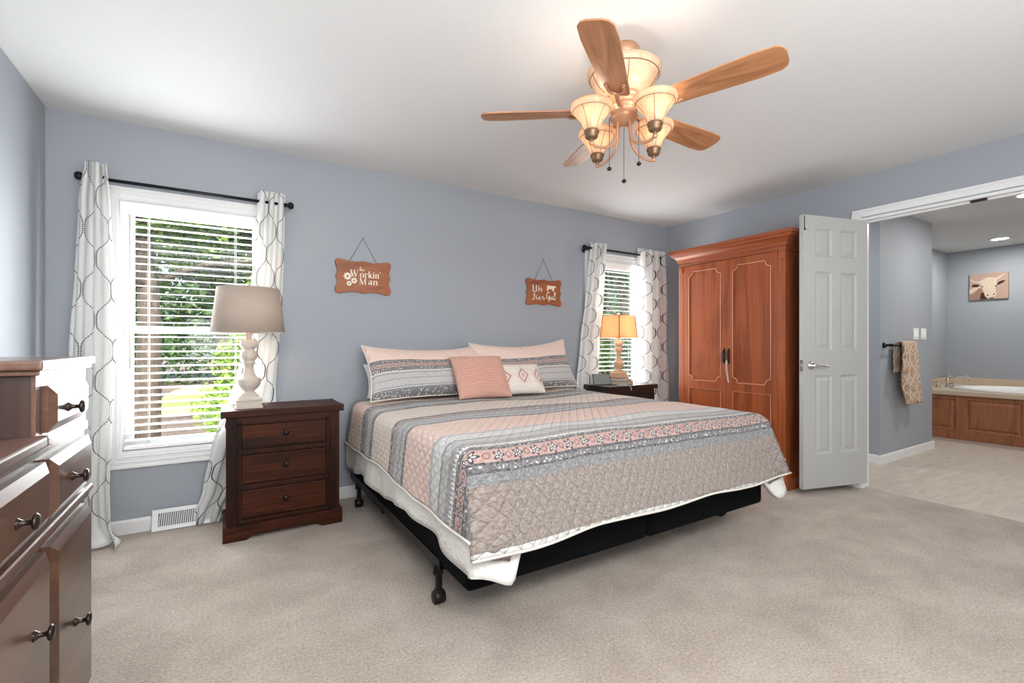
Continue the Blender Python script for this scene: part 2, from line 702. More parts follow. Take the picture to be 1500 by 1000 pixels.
def quilt_mat(name, bands, teeth, flowers, diamonds=True, total=2.4, dashes=()):
    t = NT(name)
    u, v = t.uv()
    wob = t.math('MULTIPLY', t.math('SUBTRACT', t.noise(t.coord('UV'), 9, 3), .5), .012)
    vv = t.math('ADD', v, wob)
    f = t.math('DIVIDE', vv, total)
    stops = [(p / total, c) for p, c in bands]
    first, rest = stops[:31], stops[31:]
    base = t.ramp(f, first, 'CONSTANT')
    # speckled print
    uvv = t.coord('UV')
    sp = t.noise(uvv, 95, 3, .7)
    spm = t.ramp(sp, [(.42, (0, 0, 0)), (.6, (1, 1, 1))])
    base = t.mix(t.math('MULTIPLY', spm, .42), base, t.mix(.62, base, OFFW))
    ink = t.ramp(t.noise(uvv, 120, 2, .6), [(.56, (0, 0, 0)), (.66, (1, 1, 1))])
    base = t.mix(t.math('MULTIPLY', ink, .16), base, DARK)

    def band(a, b):
        return t.math('MULTIPLY', t.math('GREATER_THAN', vv, a), t.math('LESS_THAN', vv, b))
    for a, b in dashes:      # dark bands carrying small light motifs
        ck = t.vor(uvv, 70)
        mk = t.math('LESS_THAN', ck, .34)
        base = t.mix(t.math('MULTIPLY', t.math('MULTIPLY', mk, band(a, b)), .8), base, OFFW)
    for a, b, p in teeth:
        tri = t.math('PINGPONG', t.math('DIVIDE', u, p), .5)
        h = t.math('MULTIPLY', t.math('DIVIDE', t.math('SUBTRACT', vv, a), b - a), .5)
        on = t.math('MULTIPLY', t.math('GREATER_THAN', tri, t.math('MULTIPLY', h, 1.0)), band(a, b))
        base = t.mix(on, base, sr(236, 234, 230))
    for c, r, p in flowers:
        uu = t.math('SUBTRACT', t.math('MODULO', t.math('ADD', u, 40 * p), p), p / 2)
        dv = t.math('SUBTRACT', vv, c)
        rad = t.math('SQRT', t.math('ADD', t.math('POWER', uu, 2), t.math('POWER', dv, 2)))
        an = t.math('ARCTAN2', dv, uu)
        pet = t.math('MULTIPLY_ADD', t.math('COSINE', t.math('MULTIPLY', an, 5)), .3 * r, .72 * r)
        fl = t.math('LESS_THAN', rad, pet)
        base = t.mix(fl, base, sr(66, 68, 76))
        pet2 = t.math('MULTIPLY_ADD', t.math('COSINE', t.math('MULTIPLY', an, 5)), .26 * r, .40 * r)
        base = t.mix(t.math('LESS_THAN', rad, pet2), base, sr(216, 212, 208))
        base = t.mix(t.math('LESS_THAN', rad, .16 * r), base, sr(66, 68, 76))
        # scroll speckle between the flowers
        u2 = t.math('SUBTRACT', t.math('MODULO', t.math('ADD', u, 40 * p + p / 2), p), p / 2)
        r2 = t.math('SQRT', t.math('ADD', t.math('POWER', u2, 2), t.math('POWER', dv, 2)))
        ring = t.math('LESS_THAN', t.math('ABSOLUTE', t.math('SUBTRACT', r2, .42 * r)), .10 * r)
        base = t.mix(t.math('MULTIPLY', ring, .7), base, sr(120, 84, 80))
    # stitched quilting diamonds
    a = t.math('PINGPONG', t.math('MULTIPLY', t.math('ADD', u, t.math('MULTIPLY', v, .8)), 18.0), .5)
    b = t.math('PINGPONG', t.math('MULTIPLY', t.math('SUBTRACT', u, t.math('MULTIPLY', v, .8)), 18.0), .5)
    h = t.math('MINIMUM', a, b)
    h = t.math('POWER', t.math('MULTIPLY', h, 2.0), .45)
    puck = t.noise(uvv, 42, 4, .7)
    t.set(base, .9, Sheen_Weight=.15)
    t.bump(t.math('ADD', t.math('MULTIPLY', h, 1.7), t.math('MULTIPLY', puck, 2.0)), .75 if diamonds else .35, .013)
    return t.m


BLACKL = sr(66, 66, 72)
QB = [(0, OFFW), (.012, TAN), (.232, SLATE), (.268, BLACKL), (.273, OFFW), (.279, DARK), (.300, BLACKL), (.305, CORAL),
      (.362, BLACKL), (.367, DARK), (.392, GREY), (.435, GREY), (.46, LGREY), (.52, GREY), (.54, OFFW), (.62, LGREY), (.65, PINK),
      (.97, DARK), (.995, LGREY), (1.05, GREY), (1.065, LGREY), (1.12, GREY), (1.14, sr(172, 146, 142)), (1.19, DARK), (1.22, CREAM),
      (1.55, DARK), (1.61, LGREY), (1.70, GREY), (1.76, DARK), (1.83, PINK), (2.12, SLATE)]
M['quilt'] = quilt_mat('striped_cotton_quilt', QB, [(.395, .435, .018)], [(.334, .026, .088)], dashes=[(.279, .298), (.37, .39), (.97, .995), (1.14, 1.22), (1.55, 1.61), (1.76, 1.83), (.54, .62)])
SB = [(0, DARK), (.045, SLATE), (.06, OFFW), (.066, SLATE), (.075, LGREY), (.13, GREY), (.14, LGREY), (.185, GREY), (.20, OFFW), (.204, DARK), (.215, DARK),
      (.245, BLACKL), (.249, CORAL), (.29, BLACKL), (.294, DARK), (.325, PINK)]
M['sham'] = quilt_mat('striped_cotton_sham', SB, [(.204, .222, .014)], [(.269, .017, .055)], False, total=.6, dashes=[(.225, .243), (.296, .32), (0, .045)])
SB2 = [(p, CREAM if c is PINK else c) for p, c in SB]
M['quilt_edge'] = plain('cream_quilt_binding', sr(222, 214, 206), .85)


def comforter_m():
    t = NT('white_comforter_cotton')
    v = t.coord()
    n = t.noise(v, 7, 4, .6, .8)
    t.set(t.mix(n, sr(222, 220, 214), sr(236, 234, 229)), .85)
    t.bump(n, .7, .03)
    return t.m


M['comforter'] = comforter_m()
M['coral_cloth'] = plain('coral_pleated_cotton', sr(206, 160, 145), .85, 0, .3, 60)


def diamond_cloth():
    t = NT('ivory_cloth_with_diamonds')
    u, v = t.uv()       # u 0..1, v 0..1
    x = t.math('SUBTRACT', t.math('MODULO', t.math('ADD', t.math('MULTIPLY', u, 2.6), .2), 1.0), .5)
    d = t.math('ADD', t.math('ABSOLUTE', x), t.math('ABSOLUTE', t.math('MULTIPLY', t.math('SUBTRACT', v, .5), 1.25)))
    ring = t.ramp(d, [(0, sr(196, 150, 146)), (.07, sr(206, 168, 162)), (.12, sr(226, 208, 200)), (.2, sr(226, 208, 200)), (.22, sr(176, 120, 120)),
                      (.31, sr(186, 138, 134)), (.33, sr(228, 216, 206)), (.42, sr(214, 186, 180)), (.45, sr(228, 218, 208)), (1, sr(228, 218, 208))], 'CONSTANT')
    n = t.noise(t.coord(), 180, 2)
    t.set(t.mix(t.math('MULTIPLY', n, .35), ring, sr(232, 224, 214)), .9)
    t.bump(n, .4, .003)
    return t.m


M['diamond_cloth'] = diamond_cloth()


def towel_m():
    t = NT('brown_damask_towel')
    u, v = t.uv()
    uvv = t.coord('UV')
    ph = t.math('MULTIPLY', v, 2 * PI / .16)
    w = t.math('PINGPONG', t.math('MULTIPLY', u, 7.0), .5)
    d = t.math('ABSOLUTE', t.math('SUBTRACT', w, t.math('MULTIPLY_ADD', t.math('SINE', ph), .22, .25)))
    line = t.ramp(d, [(.05, (1, 1, 1)), (.08, (0, 0, 0))])
    spots = t.ramp(t.vor(uvv, 62), [(.3, (0, 0, 0)), (.5, (1, 1, 1))])
    c = t.mix(spots, sr(112, 86, 68), sr(188, 160, 134))
    c = t.mix(line, c, sr(208, 182, 156))
    t.set(c, .95, Sheen_Weight=.3)
    t.bump(t.noise(uvv, 250, 2), .5, .004)
    return t.m


M['towel'] = towel_m()


def tile_m():
    t = NT('tan_ceramic_tile')
    v = t.coord()
    br = t.n('ShaderNodeTexBrick')
    t.link(t.map(v, (1, 1, 1), rot=(0, PI / 2, 0)), br.inputs['Vector'])
    x = t.n('ShaderNodeSeparateXYZ')
    t.link(v, x.inputs[0])
    g = t.math('PINGPONG', t.math('DIVIDE', t.math('ADD', x.outputs[1], 5.0), .155), .5)
    g2 = t.math('PINGPONG', t.math('DIVIDE', t.math('ADD', x.outputs[0], 5.0), .155), .5)
    gm = t.math('MAXIMUM', t.math('LESS_THAN', g, .02), t.math('LESS_THAN', g2, .0))
    c = t.mix(t.noise(v, 6, 4), sr(196, 176, 152), sr(210, 192, 170))
    c = t.mix(gm, c, sr(190, 176, 160))
    t.set(c, .35)
    return t.m


M['tile'] = tile_m()
M['porcelain'] = plain('white_porcelain', sr(240, 240, 240), .15)

# ------------------------------------------------------------------ the room shell
YB, XL, XR, H = 3.562, -.847, 4.246, 2.44
YS = -1.9
W1, W2 = (-.529, .219), (3.113, 3.861)
WZ0, WZ1 = .475, 1.975

b = NB(); box(b, XL - .15, 4.30, YS - .15, YB + .2, -.1, 0)
struct('floor', b, M['carpet'])
b = NB(); box(b, 4.30, 9.0, YS - .15, YB + .2, -.1, 0)
struct('floor_bathroom', b, M['vinyl'])
b = NB(); box(b, XL - .15, 9.0, YS - .15, YB + .2, H, H + .1)
struct('ceiling', b, M['ceiling'])
b = NB(); box(b, XL - .15, XL, YS - .15, YB + .2, 0, H)
struct('wall_left', b, M['wall'])
b = NB(); box(b, XL, 8.83, YS - .15, YS, 0, H)
struct('wall_front', b, M['wall'])
b = NB()
T = .16
xs = [XL, W1[0], W1[1], W2[0], W2[1], 5.255]
for i in range(5):
    if i in (1, 3):
        box(b, xs[i], xs[i + 1], YB, YB + T, 0, WZ0)
        box(b, xs[i], xs[i + 1], YB, YB + T, WZ1, H)
    else:
        box(b, xs[i], xs[i + 1], YB, YB + T, 0, H)
struct('wall_back', b, M['wall'])
OY0, OY1, OZ = .36, 1.675, 2.09
b = NB()
box(b, XR, XR + .115, OY1 + .02, YB, 0, H)
box(b, XR, XR + .115, YS, OY0 - .02, 0, H)
box(b, XR, XR + .115, OY0 - .02, OY1 + .02, OZ + .02, H)
struct('wall_right', b, M['wall'])
b = NB(); box(b, 5.255, 6.553, 1.93, YB, 0, H)
struct('wall_closet', b, M['wall'])
b = NB(); box(b, 6.553, 8.83, 2.43, YB, 0, H)
struct('wall_bath', b, M['wall'])
b = NB(); box(b, 8.83, 9.0, YS, YB, 0, H)
struct('wall_far', b, M['wall'])


def bboard(name, x0, x1, y0, y1):
    b = NB()
    loft(b, x0, x1, y0, y1, [(0, 0), (0, .07), (-.004, .08), (-.006, .084)])
    struct(name, b, M['trim'])


bboard('baseboard_back', XL, -.375, YB - .016, YB)
bboard('baseboard_back', -.02, XR, YB - .016, YB)
bboard('baseboard_left', XL, XL + .016, YS, YB - .016)
bboard('baseboard_right', XR - .016, XR, 1.74, YB - .016)
bboard('baseboard_closet', 5.239, 6.569, 1.914, 1.93)
bboard('baseboard_closet', 5.239, 5.255, 1.93, YB)
bboard('baseboard_closet', 6.553, 6.569, 1.93, 2.43)
bboard('baseboard_bath', 6.569, 7.4, 2.414, 2.43)

# door casing and jamb of the bathroom opening
t1 = NB()


def casing(b, x, sgn):
    for (y0, y1, z0, z1) in ((OY1 + .004, OY1 + .068, 0, 2.175), (OY0 - .068, OY0 - .004, 0, 2.175), (OY0 - .004, OY1 + .004, OZ + .026, 2.175)):
        xa, xb = sorted((x, x + sgn * .014))
        box(b, xa, xb, y0, y1, z0, z1, .003)
        xa, xb = sorted((x + sgn * .012, x + sgn * .02))
        if z0 > 1:
            box(b, xa, xb, y0 - .06, y1 + .06, z1 - .022, z1, .004)
        elif y0 > 1:
            box(b, xa, xb, y1 - .02, y1, z0, z1 - .022, .004)
        else:
            box(b, xa, xb, y0, y0 + .02, z0, z1 - .022, .004)


casing(t1, XR, -1)
casing(t1, XR + .115, 1)
box(t1, XR - .002, XR + .117, OY1 - .0, OY1 + .02, 0, OZ + .02)
box(t1, XR - .002, XR + .117, OY0 - .02, OY0, 0, OZ + .02)
box(t1, XR - .002, XR + .117, OY0, OY1, OZ, OZ + .02)
box(t1, XR + .045, XR + .08, OY0, OY1, OZ - .012, OZ)
tr = struct('trim_1', t1, M['trim'])
b = NB(); box(b, XR + .03, XR + .055, .98, 1.06, OZ - .014, OZ + .002)
obj('strike_plate', b, M['bronze'], tr)

# ------------------------------------------------------------------ windows


def window(n, x0, x1):
    b = NB()
    cw = .078
    for (a0, a1, z0, z1) in ((x0 - cw, x0, WZ0 - cw - .01, WZ1 + cw), (x1, x1 + cw, WZ0 - cw - .01, WZ1 + cw), (x0, x1, WZ1, WZ1 + cw), (x0, x1, WZ0 - cw - .01, WZ0)):
        box(b, a0, a1, YB - .012, YB, z0, z1, .002)
    # moulded outer edge and inner bead of the casing
    for o, w, d in ((0, .018, .022), (.032, .012, .017), (.062, .012, .016)):
        X0, X1, Z0, Z1 = x0 - cw + o, x1 + cw - o, WZ0 - cw - .01 + o, WZ1 + cw - o
        box(b, X0, X1, YB - d, YB - .008, Z1 - w, Z1, .004)
        box(b, X0, X1, YB - d, YB - .008, Z0, Z0 + w, .004)
        box(b, X0, X0 + w, YB - d, YB - .008, Z0 + w, Z1 - w, .004)
        box(b, X1 - w, X1, YB - d, YB - .008, Z0 + w, Z1 - w, .004)
    # jamb lining
    for q in ((x0 - .001, x0 + .012, WZ0, WZ1), (x1 - .012, x1 + .001, WZ0, WZ1), (x0 + .012, x1 - .012, WZ1 - .012, WZ1), (x0 + .012, x1 - .012, WZ0 - .001, WZ0 + .012)):
        box(b, q[0], q[1], YB - .003, YB + T, q[2], q[3])
    root = struct('window_%d' % n, b, M['trim'])
    zm = 1.215
    for nm, z0, z1, y in (('window_sash', zm - .022, WZ1 - .012, YB + .118), ('window_sash', WZ0 + .012, zm + .022, YB + .086)):
        b = NB()
        s0, s1 = x0 + .012, x1 - .012
        fw = .042
        box(b, s0, s0 + fw, y, y + .03, z0, z1, .003)
        box(b, s1 - fw, s1, y, y + .03, z0, z1, .003)
        box(b, s0 + fw, s1 - fw, y, y + .03, z1 - .04, z1, .003)
        box(b, s0 + fw, s1 - fw, y, y + .03, z0, z0 + .045, .003)
        obj(nm, b, M['trim'], root)
        b = NB()
        box(b, s0 + fw - .005, s1 - fw + .005, y + .012, y + .016, z0 + .04, z1 - .035)
        obj('window_pane', b, M['glass'], root)
    return root


window(1, *W1)
window(2, *W2)


def blind(label, x0, x1, wand):
    root = thing('window_blind', label, 'blind', (x0, YB + .035, WZ0 + .02), 'white horizontal window blinds')
    a0, a1 = x0 + .018, x1 - .018
    y = YB + .036
    b = NB()
    box(b, x0 + .004, x1 - .004, YB - .022, YB - .008, 1.898, 1.968, .004)
    box(b, x0 + .004, x0 + .014, YB - .008, YB + .05, 1.898, 1.968)
    box(b, x1 - .014, x1 - .004, YB - .008, YB + .05, 1.898, 1.968)
    obj('valance', b, M['white_plastic'], root)
    b = NB(); box(b, a0, a1, y - .027, y + .027, 1.91, 1.955)
    obj('headrail', b, M['white_plastic'], root)
    b = NB()
    z = .545
    k = 0
    while z < 1.895:
        R = Matrix.Translation((0, y, z)) @ Matrix.Rotation(math.radians(4), 4, 'X')
        box(b, a0, a1, -.025, .025, -.0028, .0028, .0015, 1, R)
        z += .0445
        k += 1
    o = obj('slats', b, M['white_plastic'], root)
    b = NB(); box(b, a0, a1, y - .026, y + .026, .492, .512, .004)
    obj('bottom_rail', b, M['white_plastic'], root)
    for f in (.16, .80):
        b = NB()
        xx = a0 + (a1 - a0) * f
        for dy in (-.028, .028):
            tube(b, [(xx, y + dy, .5), (xx, y + dy, 1.9)], .0013, 5)
        tube(b, [(xx + .008, y, .5), (xx + .008, y, 1.9)], .001, 5)
        obj('ladder_cord', b, M['cord'], root)
    b = NB()
    xx = x0 + (.05 if wand > 0 else .7 * (x1 - x0))
    tube(b, [(xx, YB - .012, 1.90), (xx, YB - .016, 1.2), (xx + .002, YB - .016, .98)], .0045, 8)
    lathe(b, [(0, 0), (.006, .004), (.006, .02), (.003, .03), (0, .032)], (xx, YB - .013, 1.885), 10)
    obj('tilt_wand', b, M['cord'], root)
    b = NB()
    xx = x1 - .055
    for dx in (0, .012):
        tube(b, [(xx + dx, YB - .010, 1.90), (xx + dx, YB - .014, 1.15)], .0012, 5)
        lathe(b, [(0, 0), (.006, .0), (.004, .03), (0, .034)], (xx + dx, YB - .014, 1.12), 10)
    obj('pull_cord', b, M['cord'], root)
    return root


blind('white slatted blind in the large window left of the nightstand lamp', *W1, 1)
blind('white slatted blind in the far window by the armoire', *W2, 1)

# ------------------------------------------------------------------ curtain rods and curtains


def rod(label, x0, x1, z):
    r = thing('curtain_rod', label, 'curtain rod', (x0, YB - .09, z), 'black curtain rods')
    y = YB - .09
    b = NB(); tube(b, [(x0 + .02, y, z), (x1 - .02, y, z)], .010, 14)
    obj('rod', b, M['black_metal'], r)
    for x, s_ in ((x0, 1), (x1, -1)):
        b = NB()
        lathe(b, [(0, 0), (.016, .003), (.024, .016), (.022, .03), (.013, .036), (.012, .045), (.017, .05), (.012, .056)], (0, 0, 0), 20, 'X',
              Matrix.Translation((x - s_ * .01, y, z)) @ Matrix.Scale(s_, 4, (1, 0, 0)))
        obj('finial', b, M['black_metal'], r)
        b = NB()
        xb = x + s_ * .07
        box(b, xb - .006, xb + .006, y, YB - .004, z - .016, z - .008, .002)
        lathe(b, [(0, 0), (.022, 0), (.022, .006), (0, .008)], (xb, YB - .009, z - .012), 16, 'Y')
        tube(b, [(xb, y + .013 * math.cos(a), z + .013 * math.sin(a)) for a in [PI * k / 8 for k in range(-12, 1)]], .004, 6)
        obj('bracket', b, M['black_metal'], r)


rod('long black curtain rod over the large window', -.70, .39, 2.06)
rod('short black curtain rod over the far window beside the armoire', 2.949, 4.055, 2.066)


def lerp_prof(prof, z):
    if z >= prof[0][0]:
        return prof[0][1:]
    for a, c in zip(prof, prof[1:]):
        if a[0] >= z >= c[0]:
            k = (a[0] - z) / max(1e-6, a[0] - c[0])
            k = k * k * (3 - 2 * k) * .5 + k * .5
            return tuple(a[i] + (c[i] - a[i]) * k for i in range(1, len(a)))
    return prof[-1][1:]


def curtain(label, prof, pleats, mat, cols, u0=0.0, puddle=.0, amp=.032, seed=0, group='white embroidered curtain panels', grom=3, dy=.018, dlow=None):
    """prof [(z, xl, xr)] from top to floor"""
    zt = prof[0][0]
    root = thing('curtain', label, 'curtain', ((prof[0][1] + prof[0][2]) / 2, YB - .09, 0), group)
    b = NB()

    def f(s, v):
        z = zt * (1 - v) + .006 * v
        xl, xr = lerp_prof(prof, z)
        k = math.cos(2 * PI * pleats * s)
        low = min(1, v * 2.2)
        n1 = noise.noise(Vector((s * 3.1 + seed, z * 1.3, 0)))
        n2 = noise.noise(Vector((s * 9 + seed, z * 2.7, 5)))
        a = amp * (1 - .25 * low) * (1 + .5 * n1 * low)
        x = xl + (xr - xl) * (s + .22 / pleats / 2 * math.sin(4 * PI * pleats * s) * .6) + .012 * n1 * low
        dd = dy if dlow is None else dlow + (dy - dlow) * min(1, max(0, (z - .8) / .8))
        y = YB - .093 - dd + a * k + .012 * n2 * low
        if puddle and z < .14:
            q = (1 - z / .14)
            y -= puddle * q * q * (1.0 + .6 * math.sin(5 * s + seed))
            x += .05 * q * q * math.sin(7 * s + 1 + seed)
            z = max(.006, z - .0 * q)
            z += .018 * q * (1 + k) * .5 + .01 * q
        if zt - z < .05:
            z += .006 * math.sin(2 * PI * pleats * s + 1.5)
        return (x, min(y, YB - .018 - (.02 if z < .1 else 0)), z)
    grid(b, max(48, int(pleats * 22)), 90, f, lambda s, v: (u0 + s * cols + .4 * cols / (4 * PI * pleats) * math.sin(4 * PI * pleats * s), zt * (1 - v)))
    o = obj('fabric', b, mat, root)
    solidify(o, .0016)
    zr = 2.06
    xl, xr = lerp_prof(prof, zr)
    for i in range(grom):
        s = (i + .5) / grom
        b = NB()
        X = xl + (xr - xl) * s
        tube(b, [(X + .006 * math.sin(a), YB - .09 + .021 * math.cos(a), zr + .021 * math.sin(a)) for a in [2 * PI * k / 20 for k in range(20)]], .0035, 6, closed=True)
        obj('grommet', b, M['black_metal'], root)
    return root


curtain('white beaded lattice curtain left of the large window, behind the dresser',
        [(2.137, -.665, -.56), (1.92, -.69, -.545), (1.53, -.705, -.53), (1.1, -.72, -.518), (.6, -.73, -.536), (.3, -.735, -.545), (.1, -.74, -.54), (0, -.76, -.50)],
        2.5, M['curtain_dash'], 1.5, .15, .16, .028, 1.3, grom=2, dy=.042)
curtain('white lattice curtain pulled aside behind the left nightstand and its lamp',
        [(2.13, .185, .348), (1.85, .171, .342), (1.41, .14, .332), (1.12, .105, .318), (.92, .067, .30), (.75, .015, .282), (.60, -.033, .25), (.5, -.062, .22), (.21, -.112, .13), (.07, -.157, .06), (0, -.165, .04)],
        3, M['curtain_line'], 1.7, .3, .0, .020, 4.1, dy=.018, dlow=-.022)
curtain('white lattice curtain on the bed side of the far window',
        [(2.12, 3.044, 3.229), (1.83, 3.005, 3.211), (1.49, 2.96, 3.184), (1.15, 2.91, 3.15), (.8, 2.865, 3.13), (.4, 2.84, 3.12), (0, 2.83, 3.11)],
        3, M['curtain_line'], 1.6, .2, .0, .026, 7.7)
curtain('white lattice curtain on the armoire side of the far window',
        [(2.13, 3.69, 4.088), (1.87, 3.678, 4.11), (1.5, 3.665, 4.132), (1.0, 3.645, 4.152), (.6, 3.63, 4.155), (0, 3.62, 4.16)],
        4, M['curtain_line'], 2.4, .1, .0, .030, 2.2)

# ------------------------------------------------------------------ floor vent
v = thing('floor_vent', 'white louvred register on the baseboard below the large window', 'vent', (-.2, YB - .02, 0))
b = NB()
vx0, vx1 = -.372, -.03


def vq(a, h, d):      # a along x, h up the slanted face, d off the face
    return Vector((a, YB - .062 + h * .40 - d, .004 + h * .93))


for a0, a1, h0, h1 in ((vx0, vx1, 0, .022), (vx0, vx1, .1, .122), (vx0, vx0 + .03, .022, .1), (vx1 - .03, vx1, .022, .1)):
    prism(b, [(a0, h0), (a1, h0), (a1, h1), (a0, h1)], vq, 0, .005)
prism(b, [(YB - .062, .0), (YB, .0), (YB, .118), (YB - .012, .118)], lambda a, h, d: Vector((d, a, h)), vx0, vx0 + .003)
obj('frame', b, M['trim'], v)
b = NB()
prism(b, [(vx0 + .028, .02), (vx1 - .028, .02), (vx1 - .028, .102), (vx0 + .028, .102)], vq, -.010, -.008)
obj('duct_backing', b, M['vent_dark'], v)
b = NB()
for i in range(26):
    a = vx0 + .032 + i * .0108
    prism(b, [(a, .02), (a + .0045, .02), (a + .0105, .102), (a + .006, .102)], vq, -.006, .001)
obj('louvres', b, M['trim'], v)

# ------------------------------------------------------------------ nightstands


def knob_front(b, x, y, z, r=.015, depth=.03, axis='Y', sgn=-1):
    """mushroom knob standing off a face; axis = direction of the stem"""
    Mx = Matrix.Translation((x, y, z)) @ Matrix.Scale(sgn, 4, {'Y': (0, 1, 0), 'X': (1, 0, 0)}[axis])
    lathe(b, [(0, 0), (r * .75, 0), (r * .6, depth * .12), (r * .32, depth * .3), (r * .3, depth * .62), (r * .85, depth * .72), (r, depth * .82), (r * .8, depth * .95), (0, depth)],
          (0, 0, 0), 18, axis, Mx)


def nightstand(label, x0, x1, y0, y1, mh, mv):
    h = .744
    r = thing('nightstand', label, 'nightstand', ((x0 + x1) / 2, (y0 + y1) / 2, 0), 'pair of bedside nightstands')
    b = NB(); box(b, x0 - .018, x1 + .018, y0 - .012, y1, h - .038, h, .003)
    top = obj('top', b, mh, r)
    for x in (x0 - .0195, x1 + .0195 - .012):
        b = NB(); box(b, x, x + .012, y0 - .015, y0 + .03, h - .040, h + .0015, .001)
        obj('corner_bracket', b, M['iron'], top)
        b = NB(); box(b, x, x + .012, y1 - .03, y1 - .002, h - .040, h + .0015, .001)
        obj('corner_bracket', b, M['iron'], top)
    b = NB()
    box(b, x0 + .012, x1 - .012, y0 + .022, y1 - .01, .07, h - .038)
    box(b, x0 + .062, x1 - .062, y0 + .006, y0 + .03, h - .07, h - .038)
    obj('body', b, mh, r)
    for a0, a1 in ((x0 + .006, x0 + .062), (x1 - .062, x1 - .006)):
        b = NB()
        box(b, a0, a1, y0 + .002, y0 + .05, .085, h - .038, .002)
        obj('post', b, mv, r)
    zs = [(.113, .285), (.313, .487), (.513, .66)]
    for z0, z1 in zs:
        b = NB()
        box(b, x0 + .084, x1 - .084, y0 + .010, y0 + .03, z0 + .006, z1 - .006, .004)
        d = obj('drawer', b, mh, r)
        b = NB()
        knob_front(b, (x0 + x1) / 2, y0 + .011, (z0 + z1) / 2 + .01, .0165, .03)
        obj('knob', b, M['dark_knob'], d)
    b = NB()
    for z0, z1 in ((.285, .313), (.487, .513), (.66, .676), (.09, .113)):
        box(b, x0 + .062, x1 - .062, y0 + .006, y0 + .03, z0, z1, .002)
    for a in (x0 + .062, x1 - .084):
        box(b, a, a + .022, y0 + .0075, y0 + .03, .113, .66, .001)
    obj('rails', b, mv, r)
    for z in (.10, .299, .50, .672):
        for x in (x0 + .075, x1 - .075):
            b = NB()
            lathe(b, [(0, 0), (.011, 0), (.009, .005), (.004, .008), (0, .008)], (0, 0, 0), 12, 'Y', Matrix.Translation((x, y0 + .006, z)) @ Matrix.Scale(-1, 4, (0, 1, 0)))
            obj('iron_stud', b, M['iron'], r)
    # skirt with cut-out feet
    b = NB()
    w = x1 - x0 + .02
    poly = [(0, 0), (.12, 0), (.145, .022), (.16, .026), (w - .16, .026), (w - .145, .022), (w - .12, 0), (w, 0), (w, .088), (0, .088)]
    prism(b, poly, lambda a, z, d: Vector((x0 - .01 + a, y0 - .008 + d, z)), 0, .022, .002)
    for x in (x0 - .01, x1 + .01 - .022):
        dd = y1 - y0
        prism(b, [(0.022, 0), (.1, 0), (.12, .025), (dd - .1, .025), (dd - .08, 0), (dd, 0), (dd, .088), (0.022, .088)], lambda a, z, d, x=x: Vector((x + d, y0 - .008 + a, z)), 0, .022)
    obj('plinth', b, mh, r)
    return r


nightstand('red-brown wooden nightstand with three drawers left of the bed', .0, .625, 3.09, 3.45, M['nightstand'], M['nightstand_v'])
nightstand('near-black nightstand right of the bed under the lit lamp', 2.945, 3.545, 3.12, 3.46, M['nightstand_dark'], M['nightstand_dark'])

# ------------------------------------------------------------------ table lamps


